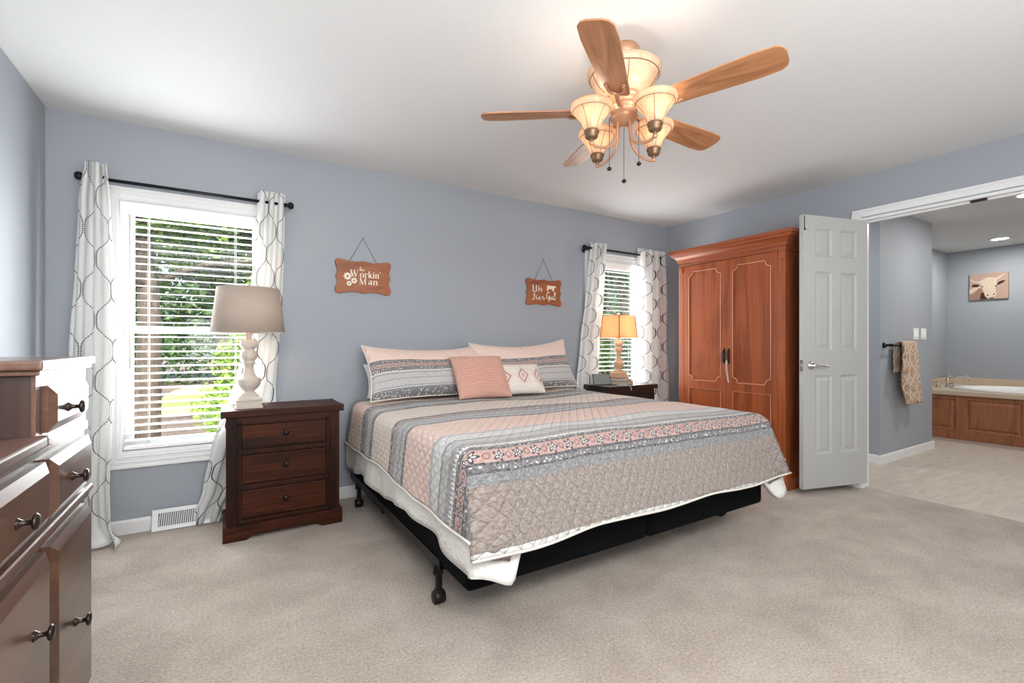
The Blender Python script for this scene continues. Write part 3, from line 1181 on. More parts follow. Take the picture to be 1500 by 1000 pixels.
def table_lamp(label, loc, s_, base_m, square):
    r = thing('table_lamp', label, 'lamp', loc, 'pair of turned bedside lamps')
    L = Matrix.Translation(loc) @ Matrix.Rotation(0 if not square else math.radians(2), 4, 'Z') @ Matrix.Scale(s_, 4)
    b = NB()
    t = NB()
    loft(t, -.066, .066, -.066, .066, [(.006, 0), (.006, .009), (0, .010), (0, .04), (.005, .043), (.005, .048), (-.008, .052), (-.012, .068), (-.022, .074), (-.026, .086)])
    append(b, t, L)
    lathe(b, [(.036, .084), (.030, .096), (.034, .102), (.037, .106), (.052, .120), (.0635, .140), (.066, .160), (.066, .172), (.050, .178), (.042, .186), (.032, .205), (.027, .23),
              (.026, .255), (.034, .262), (.036, .270), (.030, .278), (.034, .286), (.044, .298), (.047, .314), (.044, .330), (.032, .344), (.030, .350), (.038, .358), (.045, .366), (.047, .374),
              (.047, .404), (.041, .408), (.018, .410), (.016, .412), (.016, .452), (0, .453)], (0, 0, 0), 36, 'Z', L)
    obj('base', b, base_m, r)
    b = NB()
    lathe(b, [(0, 0), (.012, .004), (.026, .03), (.029, .055), (.02, .08), (0, .088)], (0, 0, .465), 16, 'Z', L)
    obj('bulb', b, M['bulb'] if square else M['mattress'], r)
    b = NB()
    z0, z1 = .452, .716
    if not square:
        lathe(b, [(.197, z0), (.1655, z1)], (0, 0, 0), 56, 'Z', L)
        m = M['shade_linen']
    else:
        t = NB()
        A, B_ = .208, .180
        ang = math.atan2(loc[1], loc[0]) + PI
        P = [[Vector((q * math.cos(ang + k * PI / 2), q * math.sin(ang + k * PI / 2), z)) for k in range(4)] for q, z in ((A, z0), (B_, z1 - .01))]
        V = [[t.verts.new(p) for p in ring] for ring in P]
        for k in range(4):
            t.faces.new([V[0][k], V[0][(k + 1) % 4], V[1][(k + 1) % 4], V[1][k]])
        append(b, t, L)
        m = M['shade_orange']
    sh = obj('lamp_shade', b, m, r)
    solidify(sh, .002)
    if square:
        b = NB()
        for k in range(4):
            tube(b, [L @ P[0][k], L @ P[1][k]], .0042, 6)
        for q in (0, 1):
            tube(b, [L @ p for p in P[q]], .003, 6, closed=True)
        obj('shade_piping', b, M['seam'], sh)
    b = NB()
    # spider, harp and finial
    tube(b, smooth_path([L @ Vector(p) for p in ((.018, 0, .45), (.055, 0, .52), (.055, 0, .64), (0, 0, .70), (-.055, 0, .64), (-.055, 0, .52), (-.018, 0, .45))], 5), .0022, 6)
    for k in range(3):
        a = k * 2 * PI / 3 + .4
        tube(b, [L @ Vector((0, 0, .703)), L @ Vector((.163 * math.cos(a) * (.72 if square else 1), .163 * math.sin(a) * (.72 if square else 1), .706))], .0016, 5)
    obj('harp', b, M['chrome'], r)
    b = NB()
    lathe(b, [(.004, .702), (.008, .71), (.006, .716), (.014, .724), (.015, .733), (.008, .742), (0, .744)], (0, 0, 0), 16, 'Z', L)
    obj('finial', b, M['chrome'] if not square else M['lamp_white'], r)
    return r


LAMP1 = (.124, 3.235, .744)
table_lamp('whitewashed turned lamp with an oatmeal drum shade on the left nightstand', LAMP1, 1.0, M['lamp_white'], False)
LAMP2 = (3.225, 3.285, .812)
table_lamp('lit lamp with an orange square shade standing on books', LAMP2, .835, M['lamp_tan'], True)
lamp('POINT', 'bedside_bulb', (LAMP2[0], LAMP2[1], LAMP2[2] + .48), 3.2, (1, .82, .64), radius=.03)
lamp('POINT', 'bedside_bulb', (LAMP1[0], LAMP1[1], LAMP1[2] + .57), 1.2, (1, .72, .48), radius=.03)

# ------------------------------------------------------------------ books, tablet, cable on the right nightstand


def book(label, cx, cy, z, w, d, h, rot, cover, pages=None):
    r = thing('book', label, 'book', (cx, cy, z), 'books under the lit lamp', rot)
    b = NB()
    box(b, -w / 2, w / 2, -d / 2, d / 2, 0, .003, .001)
    box(b, -w / 2, w / 2, -d / 2, d / 2, h - .003, h, .001)
    box(b, -w / 2, -w / 2 + .004, -d / 2, d / 2, .002, h - .002, .001)
    obj('cover', b, cover, r, True)
    b = NB(); box(b, -w / 2 + .004, w / 2 - .005, -d / 2 + .005, d / 2 - .005, .003, h - .003)
    obj('pages', b, M['pages'], r, True)


M['pages'] = plain('book_pages', sr(200, 184, 160), .9)
book('dark teal hardback at the bottom of the stack under the lit lamp', 3.225, 3.285, .745, .23, .17, .036, math.radians(-78), plain('teal_cover', sr(38, 62, 66), .5))
book('pink and white paperback in the middle of the stack', 3.235, 3.29, .781, .20, .15, .018, math.radians(-70), plain('pink_white_cover', sr(222, 205, 202), .5))
book('thin mauve book directly under the lamp base', 3.235, 3.30, .799, .17, .13, .0125, math.radians(-82), plain('mauve_cover', sr(150, 118, 112), .5))

r = thing('tablet', 'small dark tablet leaning upright on the right nightstand', 'tablet', (3.02, 3.28, .744), rotz=math.radians(-24))
Mt = Matrix.Translation((0, 0, .002)) @ Matrix.Rotation(math.radians(-28), 4, 'X')
b = NB(); box(b, -.088, .088, 0, .009, 0, .115, .003, 2, Mt)
obj('casing', b, M['headboard'], r, True)
b = NB(); box(b, -.08, .08, -.0008, 0, .008, .107, 0, 2, Mt)
obj('screen', b, plain('grey_unlit_screen', sr(122, 126, 126), .25), r, True)
b = NB(); prism(b, [(.01, 0), (.085, 0), (.055, .09)], lambda a, z, d: Vector((d, a, z)), -.02, .02)
obj('stand', b, M['headboard'], r, True)
b = NB()
tube(b, smooth_path([(3.12, 3.2, .748), (3.16, 3.13, .748), (3.19, 3.098, .742), (3.20, 3.094, .70)], 5), .003, 6)
tag(obj('charging_cable', b, M['cord']), 'short white cable end over the right nightstand edge', 'cable')

# ------------------------------------------------------------------ bed
BX0, BX1, BY0, BY1 = .79, 2.77, 1.61, 3.50
bed = thing('bed', 'king size bed on a black base, foot towards the camera', 'bed', ((BX0 + BX1) / 2, 2.5, 0))
b = NB(); box(b, BX0 + .0, (BX0 + BX1) / 2 - .003, BY0, BY1, .165, .43, .022, 3)
obj('box_spring', b, M['black_cloth'], bed)
b = NB(); box(b, (BX0 + BX1) / 2 + .003, BX1, BY0, BY1, .165, .43, .022, 3)
obj('box_spring', b, M['black_cloth'], bed)
b = NB(); box(b, BX0 + .01, BX1 - .01, BY0 + .01, BY1, .43, .675, .06, 4)
obj('mattress', b, M['mattress'], bed)
# angle iron frame
b = NB()
for x, s_ in ((BX0 - .006, 1), (BX1 + .006, -1)):
    xa, xb = sorted((x - s_ * .004, x))
    box(b, xa, xb, 1.86, BY1, .155, .20)
    xa, xb = sorted((x, x + s_ * .04))
    box(b, xa, xb, 1.86, BY1, .155, .160)
for y in (1.95, 2.75):
    box(b, BX0, BX1, y - .02, y + .02, .130, .1545)
obj('frame', b, M['black_metal'], bed)
for x in (BX0 + .0, BX1 - .0, (BX0 + BX1) / 2):
    for y in (1.89, 3.3) if x != (BX0 + BX1) / 2 else (1.95, 2.75):
        b = NB()
        box(b, x - .013, x + .013, y - .013, y + .013, .055, .16, .004)
        box(b, x - .022, x + .022, y - .002, y + .014, .125, .165, .003)
        leg = obj('leg', b, M['black_metal'], bed)
        b = NB()
        lathe(b, [(0, -.026), (.022, -.026), (.028, -.022), (.030, 0), (.028, .022), (.022, .026), (0, .026)], (x, y, .0305), 24, 'X')
        box(b, x - .016, x + .016, y - .018, y + .018, .045, .066, .006)
        obj('caster', b, M['dark_knob'], leg)
# headboard
b = NB()
pts = []
for k in range(25):
    s_ = k / 24
    x = 1.02 + (2.54 - 1.02) * s_
    z = .90 + .195 * math.sin(PI * s_) ** .7
    pts.append((x, z))
poly = [(1.02, .12)] + pts + [(2.54, .12)]
prism(b, poly, lambda a, z, d: Vector((a, d, z)), 3.508, 3.535, .004)
obj('headboard', b, M['headboard'], bed)


def fnoise(x, y, z=0):
    return noise.noise(Vector((x, y, z)))


def drape(name, mat, zt, left, right, foot, lean_f, lean_s, r, wav, uvy0, binding=None, back=3.47):
    """a cloth laid over the bed: one sheet for top and foot, side sheets joined along the corner creases.
    left/right/foot give the hem drop at a position; returns the object"""
    b = NB()
    e0, e1, ef = BX0 - .02, BX1 + .02, BY0 - .02

    def over(o):                           # distance past the edge -> (outward, down)
        q = r * PI / 2
        if o <= 0:
            return 0, 0
        if o < q:
            return r * math.sin(o / r), r * (1 - math.cos(o / r))
        return r, r + (o - q)

    def top(x, y):
        base = zt + .012 * fnoise(x * 2.2, y * 2.6, 1) + wav * .4 * fnoise(x * 6, y * 7, 3)
        ex = min(1, min(x - e0, e1 - x) / .3)
        ey = min(1, (y - ef) / .3)
        return base + .012 * max(0, ex) * max(0, ey) + .03 * max(0, ex) * max(0, (y - 2.3)) * .4

    NU, NF, NT_ = 110, 22, 84

    def foot_pt(s, k):
        x = e0 + r + (e1 - e0 - 2 * r) * s
        D = foot(s)
        o = D * k
        out, dn = over(o)
        fl = lean_f * max(0, (o - r)) / .35
        rip = wav * (k ** 1.3) * (math.sin(x * 9 + 1) + .8 * fnoise(x * 5, o * 4, 7) * 2)
        return Vector((x, ef + r - out - fl - rip * .5, top(x, ef + r) - dn + .0)), (x, -o)

    def xfix(s, p, o):
        """widen the foot sheet to meet the side sheet's crease"""
        out, dn = over(min(o, .6))
        if s <= 0:
            p.x = e0 + r - out - lean_s * max(0, o - r) / .35
        if s >= 1:
            p.x = e1 - r + out + lean_s * max(0, o - r) / .35
        return p

    NFt = NF + NT_

    def F(i, j):
        s = i / NU
        if j < NF:
            k = 1 - j / NF
            p, uv = foot_pt(s, k)
            o = -uv[1]
            # blend the last 6 cm of width out to the crease
            for side in (0, 1):
                dd = (s if side == 0 else 1 - s) * (e1 - e0 - 2 * r)
                w = max(0, 1 - dd / .10)
                if w:
                    q = xfix(side, p.copy(), o)
                    p.x += (q.x - (e0 + r if side == 0 else e1 - r)) * w * w
            return p, uv
        x = e0 + r + (e1 - e0 - 2 * r) * s
        y = ef + r + (back - ef - r) * ((j - NF) / NT_)
        return Vector((x, y, top(x, y))), (x, y - ef - r)
    G = [[F(i, j) for j in range(NFt + 1)] for i in range(NU + 1)]
    ul = b.loops.layers.uv.verify()

    def emit(G, n, m):
        V = [[b.verts.new(G[i][j][0]) for j in range(m + 1)] for i in range(n + 1)]
        for i in range(n):
            for j in range(m):
                f = b.faces.new([V[i][j], V[i + 1][j], V[i + 1][j + 1], V[i][j + 1]])
                f.smooth = True
                for l, (a, c) in zip(f.loops, ((i, j), (i + 1, j), (i + 1, j + 1), (i, j + 1))):
                    l[ul].uv = (G[a][c][1][0], G[a][c][1][1] + uvy0)
        return V
    emit(G, NU, NFt)
    hem = [G[i][0][0].copy() for i in range(NU + 1)]
    sidehems = []
    NS = 16
    for side, dropf in ((0, left), (1, right)):
        sg = -1 if side == 0 else 1
        edge = e0 + r if side == 0 else e1 - r
        rows = []
        for i in range(NS + 1):
            k = i / NS
            row = []
            for j in range(NT_ + 1):
                t = j / NT_
                y0_ = ef + r
                yy = y0_ + (back - y0_) * t
                D = dropf(t)
                o = D * k
                out, dn = over(o)
                # front end follows the crease of the foot sheet
                of_, _ = over(o)
                crease = of_ + lean_f * max(0, o - r) / .35
                w = max(0, 1 - (yy - y0_) / .35)
                yy2 = yy - crease * w * w
                rip = wav * (k ** 1.2) * (math.sin(yy * 11 + 2) * .7 + 2.2 * fnoise(yy * 5, o * 5, 11 + side)) * (1 - w ** 3)
                x = edge + sg * (out + lean_s * max(0, o - r) / .35 + rip)
                z = top(edge, yy) - dn + wav * .35 * k * fnoise(yy * 8, 3, side) * (1 - w)
                row.append((Vector((x, yy2, z)), (edge + sg * o, yy2 - y0_)))
            rows.append(row)
        emit(rows, NS, NT_)
        sidehems.append([p[0] for p in rows[-1]])
    bmesh.ops.remove_doubles(b, verts=b.verts[:], dist=.002)
    bmesh.ops.recalc_face_normals(b, faces=b.faces[:])
    o = obj(name, b, mat)
    return o, hem, sidehems


def cfoot(s):
    d = .345 + .012 * math.sin(s * 13) + .02 * s
    d += .055 * math.exp(-((s - .045) / .03) ** 2) + (.09 if s < .045 else .09 * math.exp(-((s - .045) / .025) ** 2))
    d += .12 * math.exp(-((s - .985) / .03) ** 2)
    return d


def cside(t):
    return .40 + .015 * math.sin(t * 15) + .07 * t + .04 * max(0, 1 - t / .12)


comf, _, _ = drape('comforter', M['comforter'], .690, cside, cside, cfoot, .085, .02, .055, .014, 0)
tag(comf, 'white comforter hanging out below the striped quilt', 'comforter')
solidify(comf, .028, -1)

quilt, qh, sh_ = drape('quilt', M['quilt'], .712, lambda t: .335 + .012 * math.sin(t * 9) - .02 * t, lambda t: .30, lambda s: .392 + .006 * math.sin(s * 17) - .015 * s,
                       .13, .035, .06, .006, .392)
tag(quilt, 'pink, grey and tan striped quilt spread over the bed', 'quilt')
solidify(quilt, .009, -1)
b = NB()
tube(b, [p + Vector((0, -.003, .0)) for p in qh], .0055, 6)
for i_, sd in enumerate(sh_):
    tube(b, [p + Vector(((-.003 if i_ == 0 else .003), 0, 0)) for p in sd], .0055, 6)
obj('binding', b, M['quilt_edge'], quilt)
# tucked corner flaps below the creases
for sx in (0, 1):
    b = NB()
    tip = qh[0] if sx == 0 else qh[-1]
    sg = 1 if sx == 0 else -1
    def flap(u, v, tip=tip, sg=sg):
        a = tip + Vector((sg * .005, .010, .012))
        c = tip + Vector((sg * .19, .012, .045))
        d = tip + Vector((sg * .17, .022, -.045))
        p = a.lerp(c, u) * (1 - v) + (a + Vector((0, .004, -.004))).lerp(d, u) * v
        return p + Vector((0, .006 * math.sin(u * 9), 0))
    grid(b, 12, 6, flap, lambda u, v: (u * .15, .05 + v * .1))
    o = obj('corner_flap', b, M['quilt'], quilt)
    solidify(o, .008)


# ------------------------------------------------------------------ pillows and cushions


def pillow(name, label, cat, c, w, h, t, lean, mat, uvs, group=None, piping=None, yaw=0, roll=0, sag=0.0, pinch=.07, ruch=0, seed=0):
    r = thing(name, label, cat, c, group)
    R = Matrix.Rotation(yaw, 4, 'Z') @ Matrix.Rotation(-lean, 4, 'X') @ Matrix.Rotation(roll, 4, 'Y')
    n = 44 if not ruch else 130
    b = NB()
    edge = []

    def P(a, q, side):
        u, v_ = a * 2 - 1, q * 2 - 1
        x = w / 2 * u * (1 - pinch * (1 - v_ * v_)) * (1 + 0)
        z = h / 2 * v_ * (1 - pinch * 1.4 * (1 - u * u)) - sag * (1 - u * u) * (v_ + 1) / 2
        k = max(0, (1 - abs(u) ** 2.6)) ** .5 * max(0, (1 - abs(v_) ** 2.6)) ** .5
        d = t / 2 * k * (1 + .18 * fnoise(u * 1.7 + seed, v_ * 1.7, seed)) + .006 * fnoise(u * 5 + seed, v_ * 6, 4) * k
        if ruch:
            d += .005 * k * math.sin(v_ * PI * ruch + 1.3 * math.sin(u * 3 + seed) + .8 * math.sin(u * 9))
        return R @ Vector((x, -d * side, z + h / 2))
    for side in (1, -1):
        grid(b, n, n, lambda a, q, side=side: P(a, q, side), uvs)
    bmesh.ops.remove_doubles(b, verts=b.verts[:], dist=.0008)
    bmesh.ops.recalc_face_normals(b, faces=b.faces[:])
    obj('cover', b, mat, r, True)
    if piping:
        b = NB()
        pts = []
        for k in range(40):
            pts.append(P(k / 40, 0, 1))
        for k in range(40):
            pts.append(P(1, k / 40, 1))
        for k in range(40):
            pts.append(P(1 - k / 40, 1, 1))
        for k in range(40):
            pts.append(P(0, 1 - k / 40, 1))
        tube(b, pts, .005, 6, closed=True)
        obj('piping', b, piping, r, True)
    return r


pillow('bed_pillow', 'plain white pillow tucked behind the left striped sham', 'pillow', (1.25, 3.33, .742), .80, .27, .12, math.radians(28), M['mattress'], lambda a, q: (a, q), None, None)
pillow('pillow_sham', 'left pink pillow sham with grey floral stripes', 'pillow', (1.285, 3.13, .742), .92, .45, .20, math.radians(34), M['sham'], lambda a, q: (a * .9, q * .5), 'striped pillow shams', M['quilt_edge'],
       sag=.035, seed=3)
pillow('pillow_sham', 'right pink pillow sham nearest the far window', 'pillow', (2.165, 3.19, .742), .97, .45, .20, math.radians(24), M['sham'], lambda a, q: (a * .9, q * .5 + .01), 'striped pillow shams', M['quilt_edge'],
       roll=math.radians(-2.5), sag=.035, seed=9)
pillow('throw_pillow', 'square coral pleated cushion at the centre of the bed', 'cushion', (1.59, 2.925, .742), .415, .36, .15, math.radians(36), M['coral_cloth'], lambda a, q: (a, q), None, None, ruch=15, seed=5, pinch=.04,
       yaw=math.radians(-4))
pillow('throw_pillow', 'ivory cushion with pink diamonds beside the coral one', 'cushion', (1.955, 2.995, .742), .40, .27, .13, math.radians(33), M['diamond_cloth'], lambda a, q: (a, q), None, None, seed=12, pinch=.05,
       yaw=math.radians(-3))

# ------------------------------------------------------------------ armoire
AX, AY0, AY1 = 3.69, 1.965, 2.955
arm = thing('armoire', 'tall cherry wood armoire with two panelled doors', 'armoire', (3.95, 2.46, 0))
b = NB()
box(b, AX + .012, 4.225, AY0 + .012, AY1 - .012, .06, 1.885, .002)
loft(b, AX - .02, 4.225, AY0 - .015, AY1 + .015, [(.012, 0), (.012, .09), (0, .11), (-.008, .125), (-.022, .13)], (1, 0, 1, 1))
obj('carcass', b, M['armoire'], arm)
b = NB()
loft(b, AX, 4.23, AY0, AY1, [(0, 1.86), (.004, 1.875), (.004, 1.89), (.012, 1.895), (.014, 1.91), (.02, 1.925), (.036, 1.945), (.056, 1.958), (.060, 1.966), (.060, 1.972), (.072, 1.978), (.074, 2.0), (.070, 2.006)], (1, 0, 1.25, .9))
obj('crown', b, M['armoire_h'], arm)
for y in (AY0, AY1 - .055):
    b = NB()
    box(b, AX - .004, AX + .03, y, y + .055, .125, 1.86, .004)
    box(b, AX - .014, AX + .01, y + .006, y + .049, 1.79, 1.855, .008)
    obj('pilaster', b, M['armoire'], arm)


def notch(a0, a1, b0, b1, r, n=6):
    out = []
    for (cx, cy, s0) in ((a0, b0, PI / 2), (a1, b0, PI), (a1, b1, 3 * PI / 2), (a0, b1, 2 * PI)):
        for k in range(n + 1):
            a = s0 - (PI / 2) * k / n
            out.append((cx + r * math.cos(a), cy + r * math.sin(a)))
    return out


mid = (AY0 + AY1) / 2
for y0, y1, lab in ((mid + .002, AY1 - .058, None), (AY0 + .058, mid - .002, None)):
    b = NB()
    rec1 = (y0 + .055, y1 - .055, .80, 1.795)
    rec2 = (y0 + .055, y1 - .055, .20, .725)
    xf = AX - .004
    F_ = lambda a, z, d: Vector((xf + d, a, z))
    # stiles and rails around openings, a little proud of the panels
    for q in ((y0, rec1[0], .135, 1.855), (rec1[1], y1, .135, 1.855), (rec1[0], rec1[1], rec1[3], 1.855), (rec1[0], rec1[1], rec2[3], rec1[2]), (rec1[0], rec1[1], .135, rec2[2])):
        box(b, xf, xf + .022, q[0], q[1], q[2], q[3], .001)
    box(b, xf + .008, xf + .022, rec1[0] - .01, rec1[1] + .01, .19, 1.80)
    # concave corner blocks
    for (cy, cz, sy, sz) in ((rec1[0], rec1[2], 1, 1), (rec1[1], rec1[2], -1, 1), (rec1[0], rec1[3], 1, -1), (rec1[1], rec1[3], -1, -1)):
        poly = [(cy, cz)] + [(cy + sy * .045 * math.sin(PI / 2 * k / 6), cz + sz * .045 * math.cos(PI / 2 * k / 6)) for k in range(7)]
        prism(b, poly, F_, 0.0, .010)
    d = obj('door', b, M['armoire'], arm)
    b = NB()
    pp = notch(*rec1, .045)
    tube(b, [(xf - .001, a, z) for a, z in pp], .0022, 6, closed=True)
    tube(b, [(xf - .0, a, z) for a, z in ((rec2[0], rec2[2]), (rec2[1], rec2[2]), (rec2[1], rec2[3]), (rec2[0], rec2[3]))], .0018, 6, closed=True)
    bd = obj('bead', b, M['bead'], d)
    b = NB()
    ky = y0 + .02 if y0 > mid else y1 - .02
    box(b, xf - .003, xf, ky - .008, ky + .008, .96, 1.09, .001)
    tube(b, smooth_path([(xf - .002, ky, 1.075), (xf - .022, ky, 1.06), (xf - .024, ky, 1.02), (xf - .022, ky, .985), (xf - .002, ky, .972)], 5), .004, 8)
    obj('handle', b, M['dark_knob'], d)
    if y0 < mid:
        b = NB()
        for dx in (0, .012):
            tube(b, smooth_path([(xf - .024, ky + dx * .3, 1.0), (xf - .028, ky + dx, .94), (xf - .024, ky - .004 + dx, .88), (xf - .02, ky - .012 + dx * .4, .80)], 5), .0022, 6)
        obj('tie_cord', b, M['cord'], d)

# ------------------------------------------------------------------ panelled door to the bathroom
HX, HY = 4.238, 1.638
DW, DZ0, DZ1 = .632, .055, 2.082
ang = math.atan2(1.802 - HY, 3.628 - HX)
door = thing('door_1', 'white six-panel door standing open into the bedroom', 'door', (HX, HY, 0), rotz=ang, kind='structure')
b = NB()
fx = lambda a, z, d: Vector((a, d, z + DZ0))     # local y+ faces ... see below
pr = []
for a0, a1 in ((.105, .27), (.355, .52)):
    for z0, z1 in ((.25, .84), (1.025, 1.615), (1.725, 1.935)):
        pr.append((a0, a1, z0, z1))
# viewed face has local +y outward (towards the camera)
panelled(b, DW, DZ1 - DZ0, .035, pr, lambda a, z, d: Vector((a, -d + .0, z + DZ0)), .010, .016, .03, .007)
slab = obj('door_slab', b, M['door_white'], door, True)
b = NB()
MM = Matrix.Translation((DW - .065, 0, .968))
lathe(b, [(0, 0), (.029, 0), (.031, .004), (.027, .010), (.012, .013), (.011, .045), (0, .046)], (0, 0, 0), 24, 'Y', MM)
tube(b, [MM @ Vector(p) for p in smooth_path([(0, .04, 0), (-.02, .046, .001), (-.06, .046, .0), (-.12, .044, -.008)], 5)], [.009] * 6 + [.008] * 5 + [.0065] * 5, 10)
obj('door_handle', b, M['chrome'], door, True)
b = NB()
box(b, DW - .001, DW + .002, -.030, -.005, .925, 1.01, .001)
box(b, DW, DW + .011, -.024, -.012, .955, .98, .003)
obj('latch', b, M['chrome'], door, True)
b = NB()
box(b, DW - .012, DW - .006, -.0005, .003, 1.97, 2.075, .001)
lathe(b, [(0, 0), (.006, 0), (.006, .008), (0, .009)], (DW - .009, .002, 1.972), 10, 'Y')
obj('flush_bolt', b, M['black_metal'], door, True)
for z in (.25, 1.05, 1.9):
    b = NB()
    tube(b, [(.0, -.038, z - .045), (.0, -.038, z + .045)], .006, 8)
    obj('hinge', b, M['chrome'], door, True)

# ------------------------------------------------------------------ dresser at the left
DX, DB = -.37, -.835
dr = thing('dresser', 'tall walnut dresser with a raised drawer box, left of the picture', 'dresser', (-.6, 1.4, 0))
Y0, Y1, YT = .75, 1.925, 1.455
YU = 1.905
b = NB()
box(b, DB, DX, Y0, Y1, .06, .885, .003)
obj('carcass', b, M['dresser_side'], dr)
b = NB()
box(b, DB, DX + .004, YT, YU - .01, .885, 1.05, .003)
obj('drawer_box', b, M['dresser_side'], dr)
b = NB()
box(b, DX, DX + .0085, YT, YU - .01, 1.02, 1.05, .001)
box(b, DX, DX + .0085, YT, YU - .01, .885, .912, .001)
box(b, DX, DX + .0085, YT, YT + .025, .885, 1.02, .001)
box(b, DX, DX + .008, YU - .03, YU - .01, .885, 1.02, .001)
box(b, DX - .002, DX + .008, Y0, Y1, .862, .885, .001)
obj('face_frame', b, M['dresser'], dr)
b = NB()
box(b, DB - .0, DX + .028, YT - .035, YU + .012, 1.062, 1.084, .005)
box(b, DB - .0, DX + .02, YT - .022, YU + .004, 1.05, 1.062, .003)
obj('top', b, M['dresser'], dr)
b = NB()
box(b, DB, DX + .03, Y0 - .02, YT - .005, .888, .912, .005)
box(b, DX - .02, DX + .03, YT - .006, YT + .02, .888, .912, .005)
obj('shelf', b, M['dresser'], dr)
b = NB()
box(b, DX, DX + .012, Y0, Y1, .655, .672, .003)
box(b, DX, DX + .022, Y0, Y1, .672, .69, .006)
obj('moulding', b, M['dresser'], dr)


def raised(b, y0, y1, z0, z1):
    t = NB()
    rings = []
    for o, x in ((0, DX), (0, DX + .008), (.0, DX + .016), (.022, DX + .028)):
        rings.append([t.verts.new(p) for p in ((x, y0 + o, z0 + o), (x, y1 - o, z0 + o), (x, y1 - o, z1 - o), (x, y0 + o, z1 - o))])
    for A, B in zip(rings, rings[1:]):
        for k in range(4):
            t.faces.new([A[k], A[(k + 1) % 4], B[(k + 1) % 4], B[k]])
    t.faces.new(rings[-1])
    bmesh.ops.recalc_face_normals(t, faces=t.faces[:])
    append(b, t)


def front(name, y0, y1, z0, z1, ky, kz):
    b = NB()
    raised(b, y0, y1, z0, z1)
    d = obj(name, b, M['dresser'], dr)
    b = NB()
    knob_front(b, DX + .027, ky, kz, .017, .034, 'X', 1)
    obj('knob', b, M['bronze'], d)


front('drawer', 1.51, 1.845, .912, 1.022, 1.62, .960)
front('drawer', 1.52, 1.885, .705, .848, 1.66, .772)
front('drawer', 1.13, 1.49, .705, .848, 1.27, .772)
front('drawer', .77, 1.10, .705, .848, .93, .772)
front('door', 1.52, 1.885, .10, .64, 1.69, .372)
front('door', 1.13, 1.49, .10, .64, 1.365, .505)
front('door', .77, 1.10, .10, .64, 1.03, .505)
b = NB()
loft(b, DB, DX, Y0, Y1, [(.012, 0), (.012, .05), (.0, .065)], (0, 1, 1, 1))
obj('plinth', b, M['dresser'], dr)

# ------------------------------------------------------------------ ceiling fan
FX, FY = 1.518, 1.513
fan = thing('ceiling_fan', 'ceiling fan with five wooden blades and four glass lights', 'ceiling fan', (FX, FY, H))
FC = Vector((FX, FY, 0))
b = NB()
lathe(b, [(0, 2.44), (.062, 2.44), (.066, 2.43), (.064, 2.405), (.058, 2.392), (0, 2.39)], FC, 36)
obj('canopy', b, M['fan_metal'], fan)
b = NB()
lathe(b, [(.058, 2.392), (.06, 2.36), (.11, 2.35), (.152, 2.342), (.159, 2.335), (.159, 2.318), (.148, 2.31), (.138, 2.288), (.118, 2.258), (.092, 2.236), (.072, 2.225), (.05, 2.22)], FC, 48)
bowl = obj('glass_bowl', b, M['fan_glass'], fan)
solidify(bowl, .004)
b = NB()
tube(b, [FC + Vector((.141 * math.cos(a), .141 * math.sin(a), 2.308)) + Vector((.009 * math.cos(a), .009 * math.sin(a), 0)) for a in [2 * PI * k / 48 for k in range(48)]], .002, 6, closed=True)
for k in range(5):
    a = k * 2 * PI / 5 + .3
    c, s_ = math.cos(a), math.sin(a)
    tube(b, [FC + Vector((rr * c, rr * s_, z)) for rr, z in ((.150, 2.31), (.140, 2.287), (.120, 2.257), (.094, 2.235), (.074, 2.2245))], .0018, 5)
obj('seams', b, M['fan_line'], bowl)
b = NB()
lathe(b, [(0, 2.228), (.070, 2.228), (.078, 2.222), (.078, 2.208), (.070, 2.202), (.060, 2.198), (.058, 2.184), (.068, 2.178), (.069, 2.168), (.060, 2.163), (.057, 2.142), (.062, 2.136), (.062, 2.128), (.050, 2.118), (.036, 2.102), (.014, 2.094), (0, 2.092)], FC, 40)
obj('motor_housing', b, M['fan_metal'], fan)
BZ = 2.158
for k in range(5):
    a = math.radians(144.4 + 72 * k)
    R = Matrix.Translation((FX, FY, BZ)) @ Matrix.Rotation(a, 4, 'Z') @ Matrix.Rotation(math.radians(-12), 4, 'X')
    b = NB()
    out = []
    L0, L1, w0, w1 = .155, .64, .052, .068
    top_ = [(L0, w0 * .8), (L0 + .02, w0), (L1 - .1, w1), (L1 - .03, w1 * .93), (L1 - .008, w1 * .7), (L1, w1 * .35)]
    poly = top_ + [(x, -y) for x, y in top_[::-1]]
    t = NB()
    prism(t, poly, lambda x, y, d: Vector((x, y, d)), -.003, .003)
    for v_ in t.verts:
        v_.co = v_.co
    o = obj('blade', t, M['blade'], None, True)
    o.parent = fan
    o.matrix_local = Matrix.Translation((-FX, -FY, -H)) @ R
    ORG[o.name] = Vector((0, 0, 0))
    t = NB()
    tube(t, smooth_path([(.05, 0, .02), (.10, 0, -.012), (.15, 0, -.014), (.185, 0, -.008)], 5), [.011] * 16, 8)
    for s_ in (-1, 1):
        tube(t, smooth_path([(.18, 0, -.008), (.19, s_ * .022, -.0085), (.215, s_ * .034, -.0085), (.24, s_ * .036, -.0085)], 5), .0065, 8)
        lathe(t, [(0, -.006), (.009, -.005), (.009, .0), (0, .001)], (.242, s_ * .036, -.004), 12)
    o2 = obj('blade_iron', t, M['fan_metal'], None, True)
    o2.parent = fan
    o2.matrix_local = Matrix.Translation((-FX, -FY, -H)) @ R
offs = [(-.183, .008), (.007, .182), (.183, -.008), (-.007, -.182)]
s, c_ = math.sin(TH), math.cos(TH)
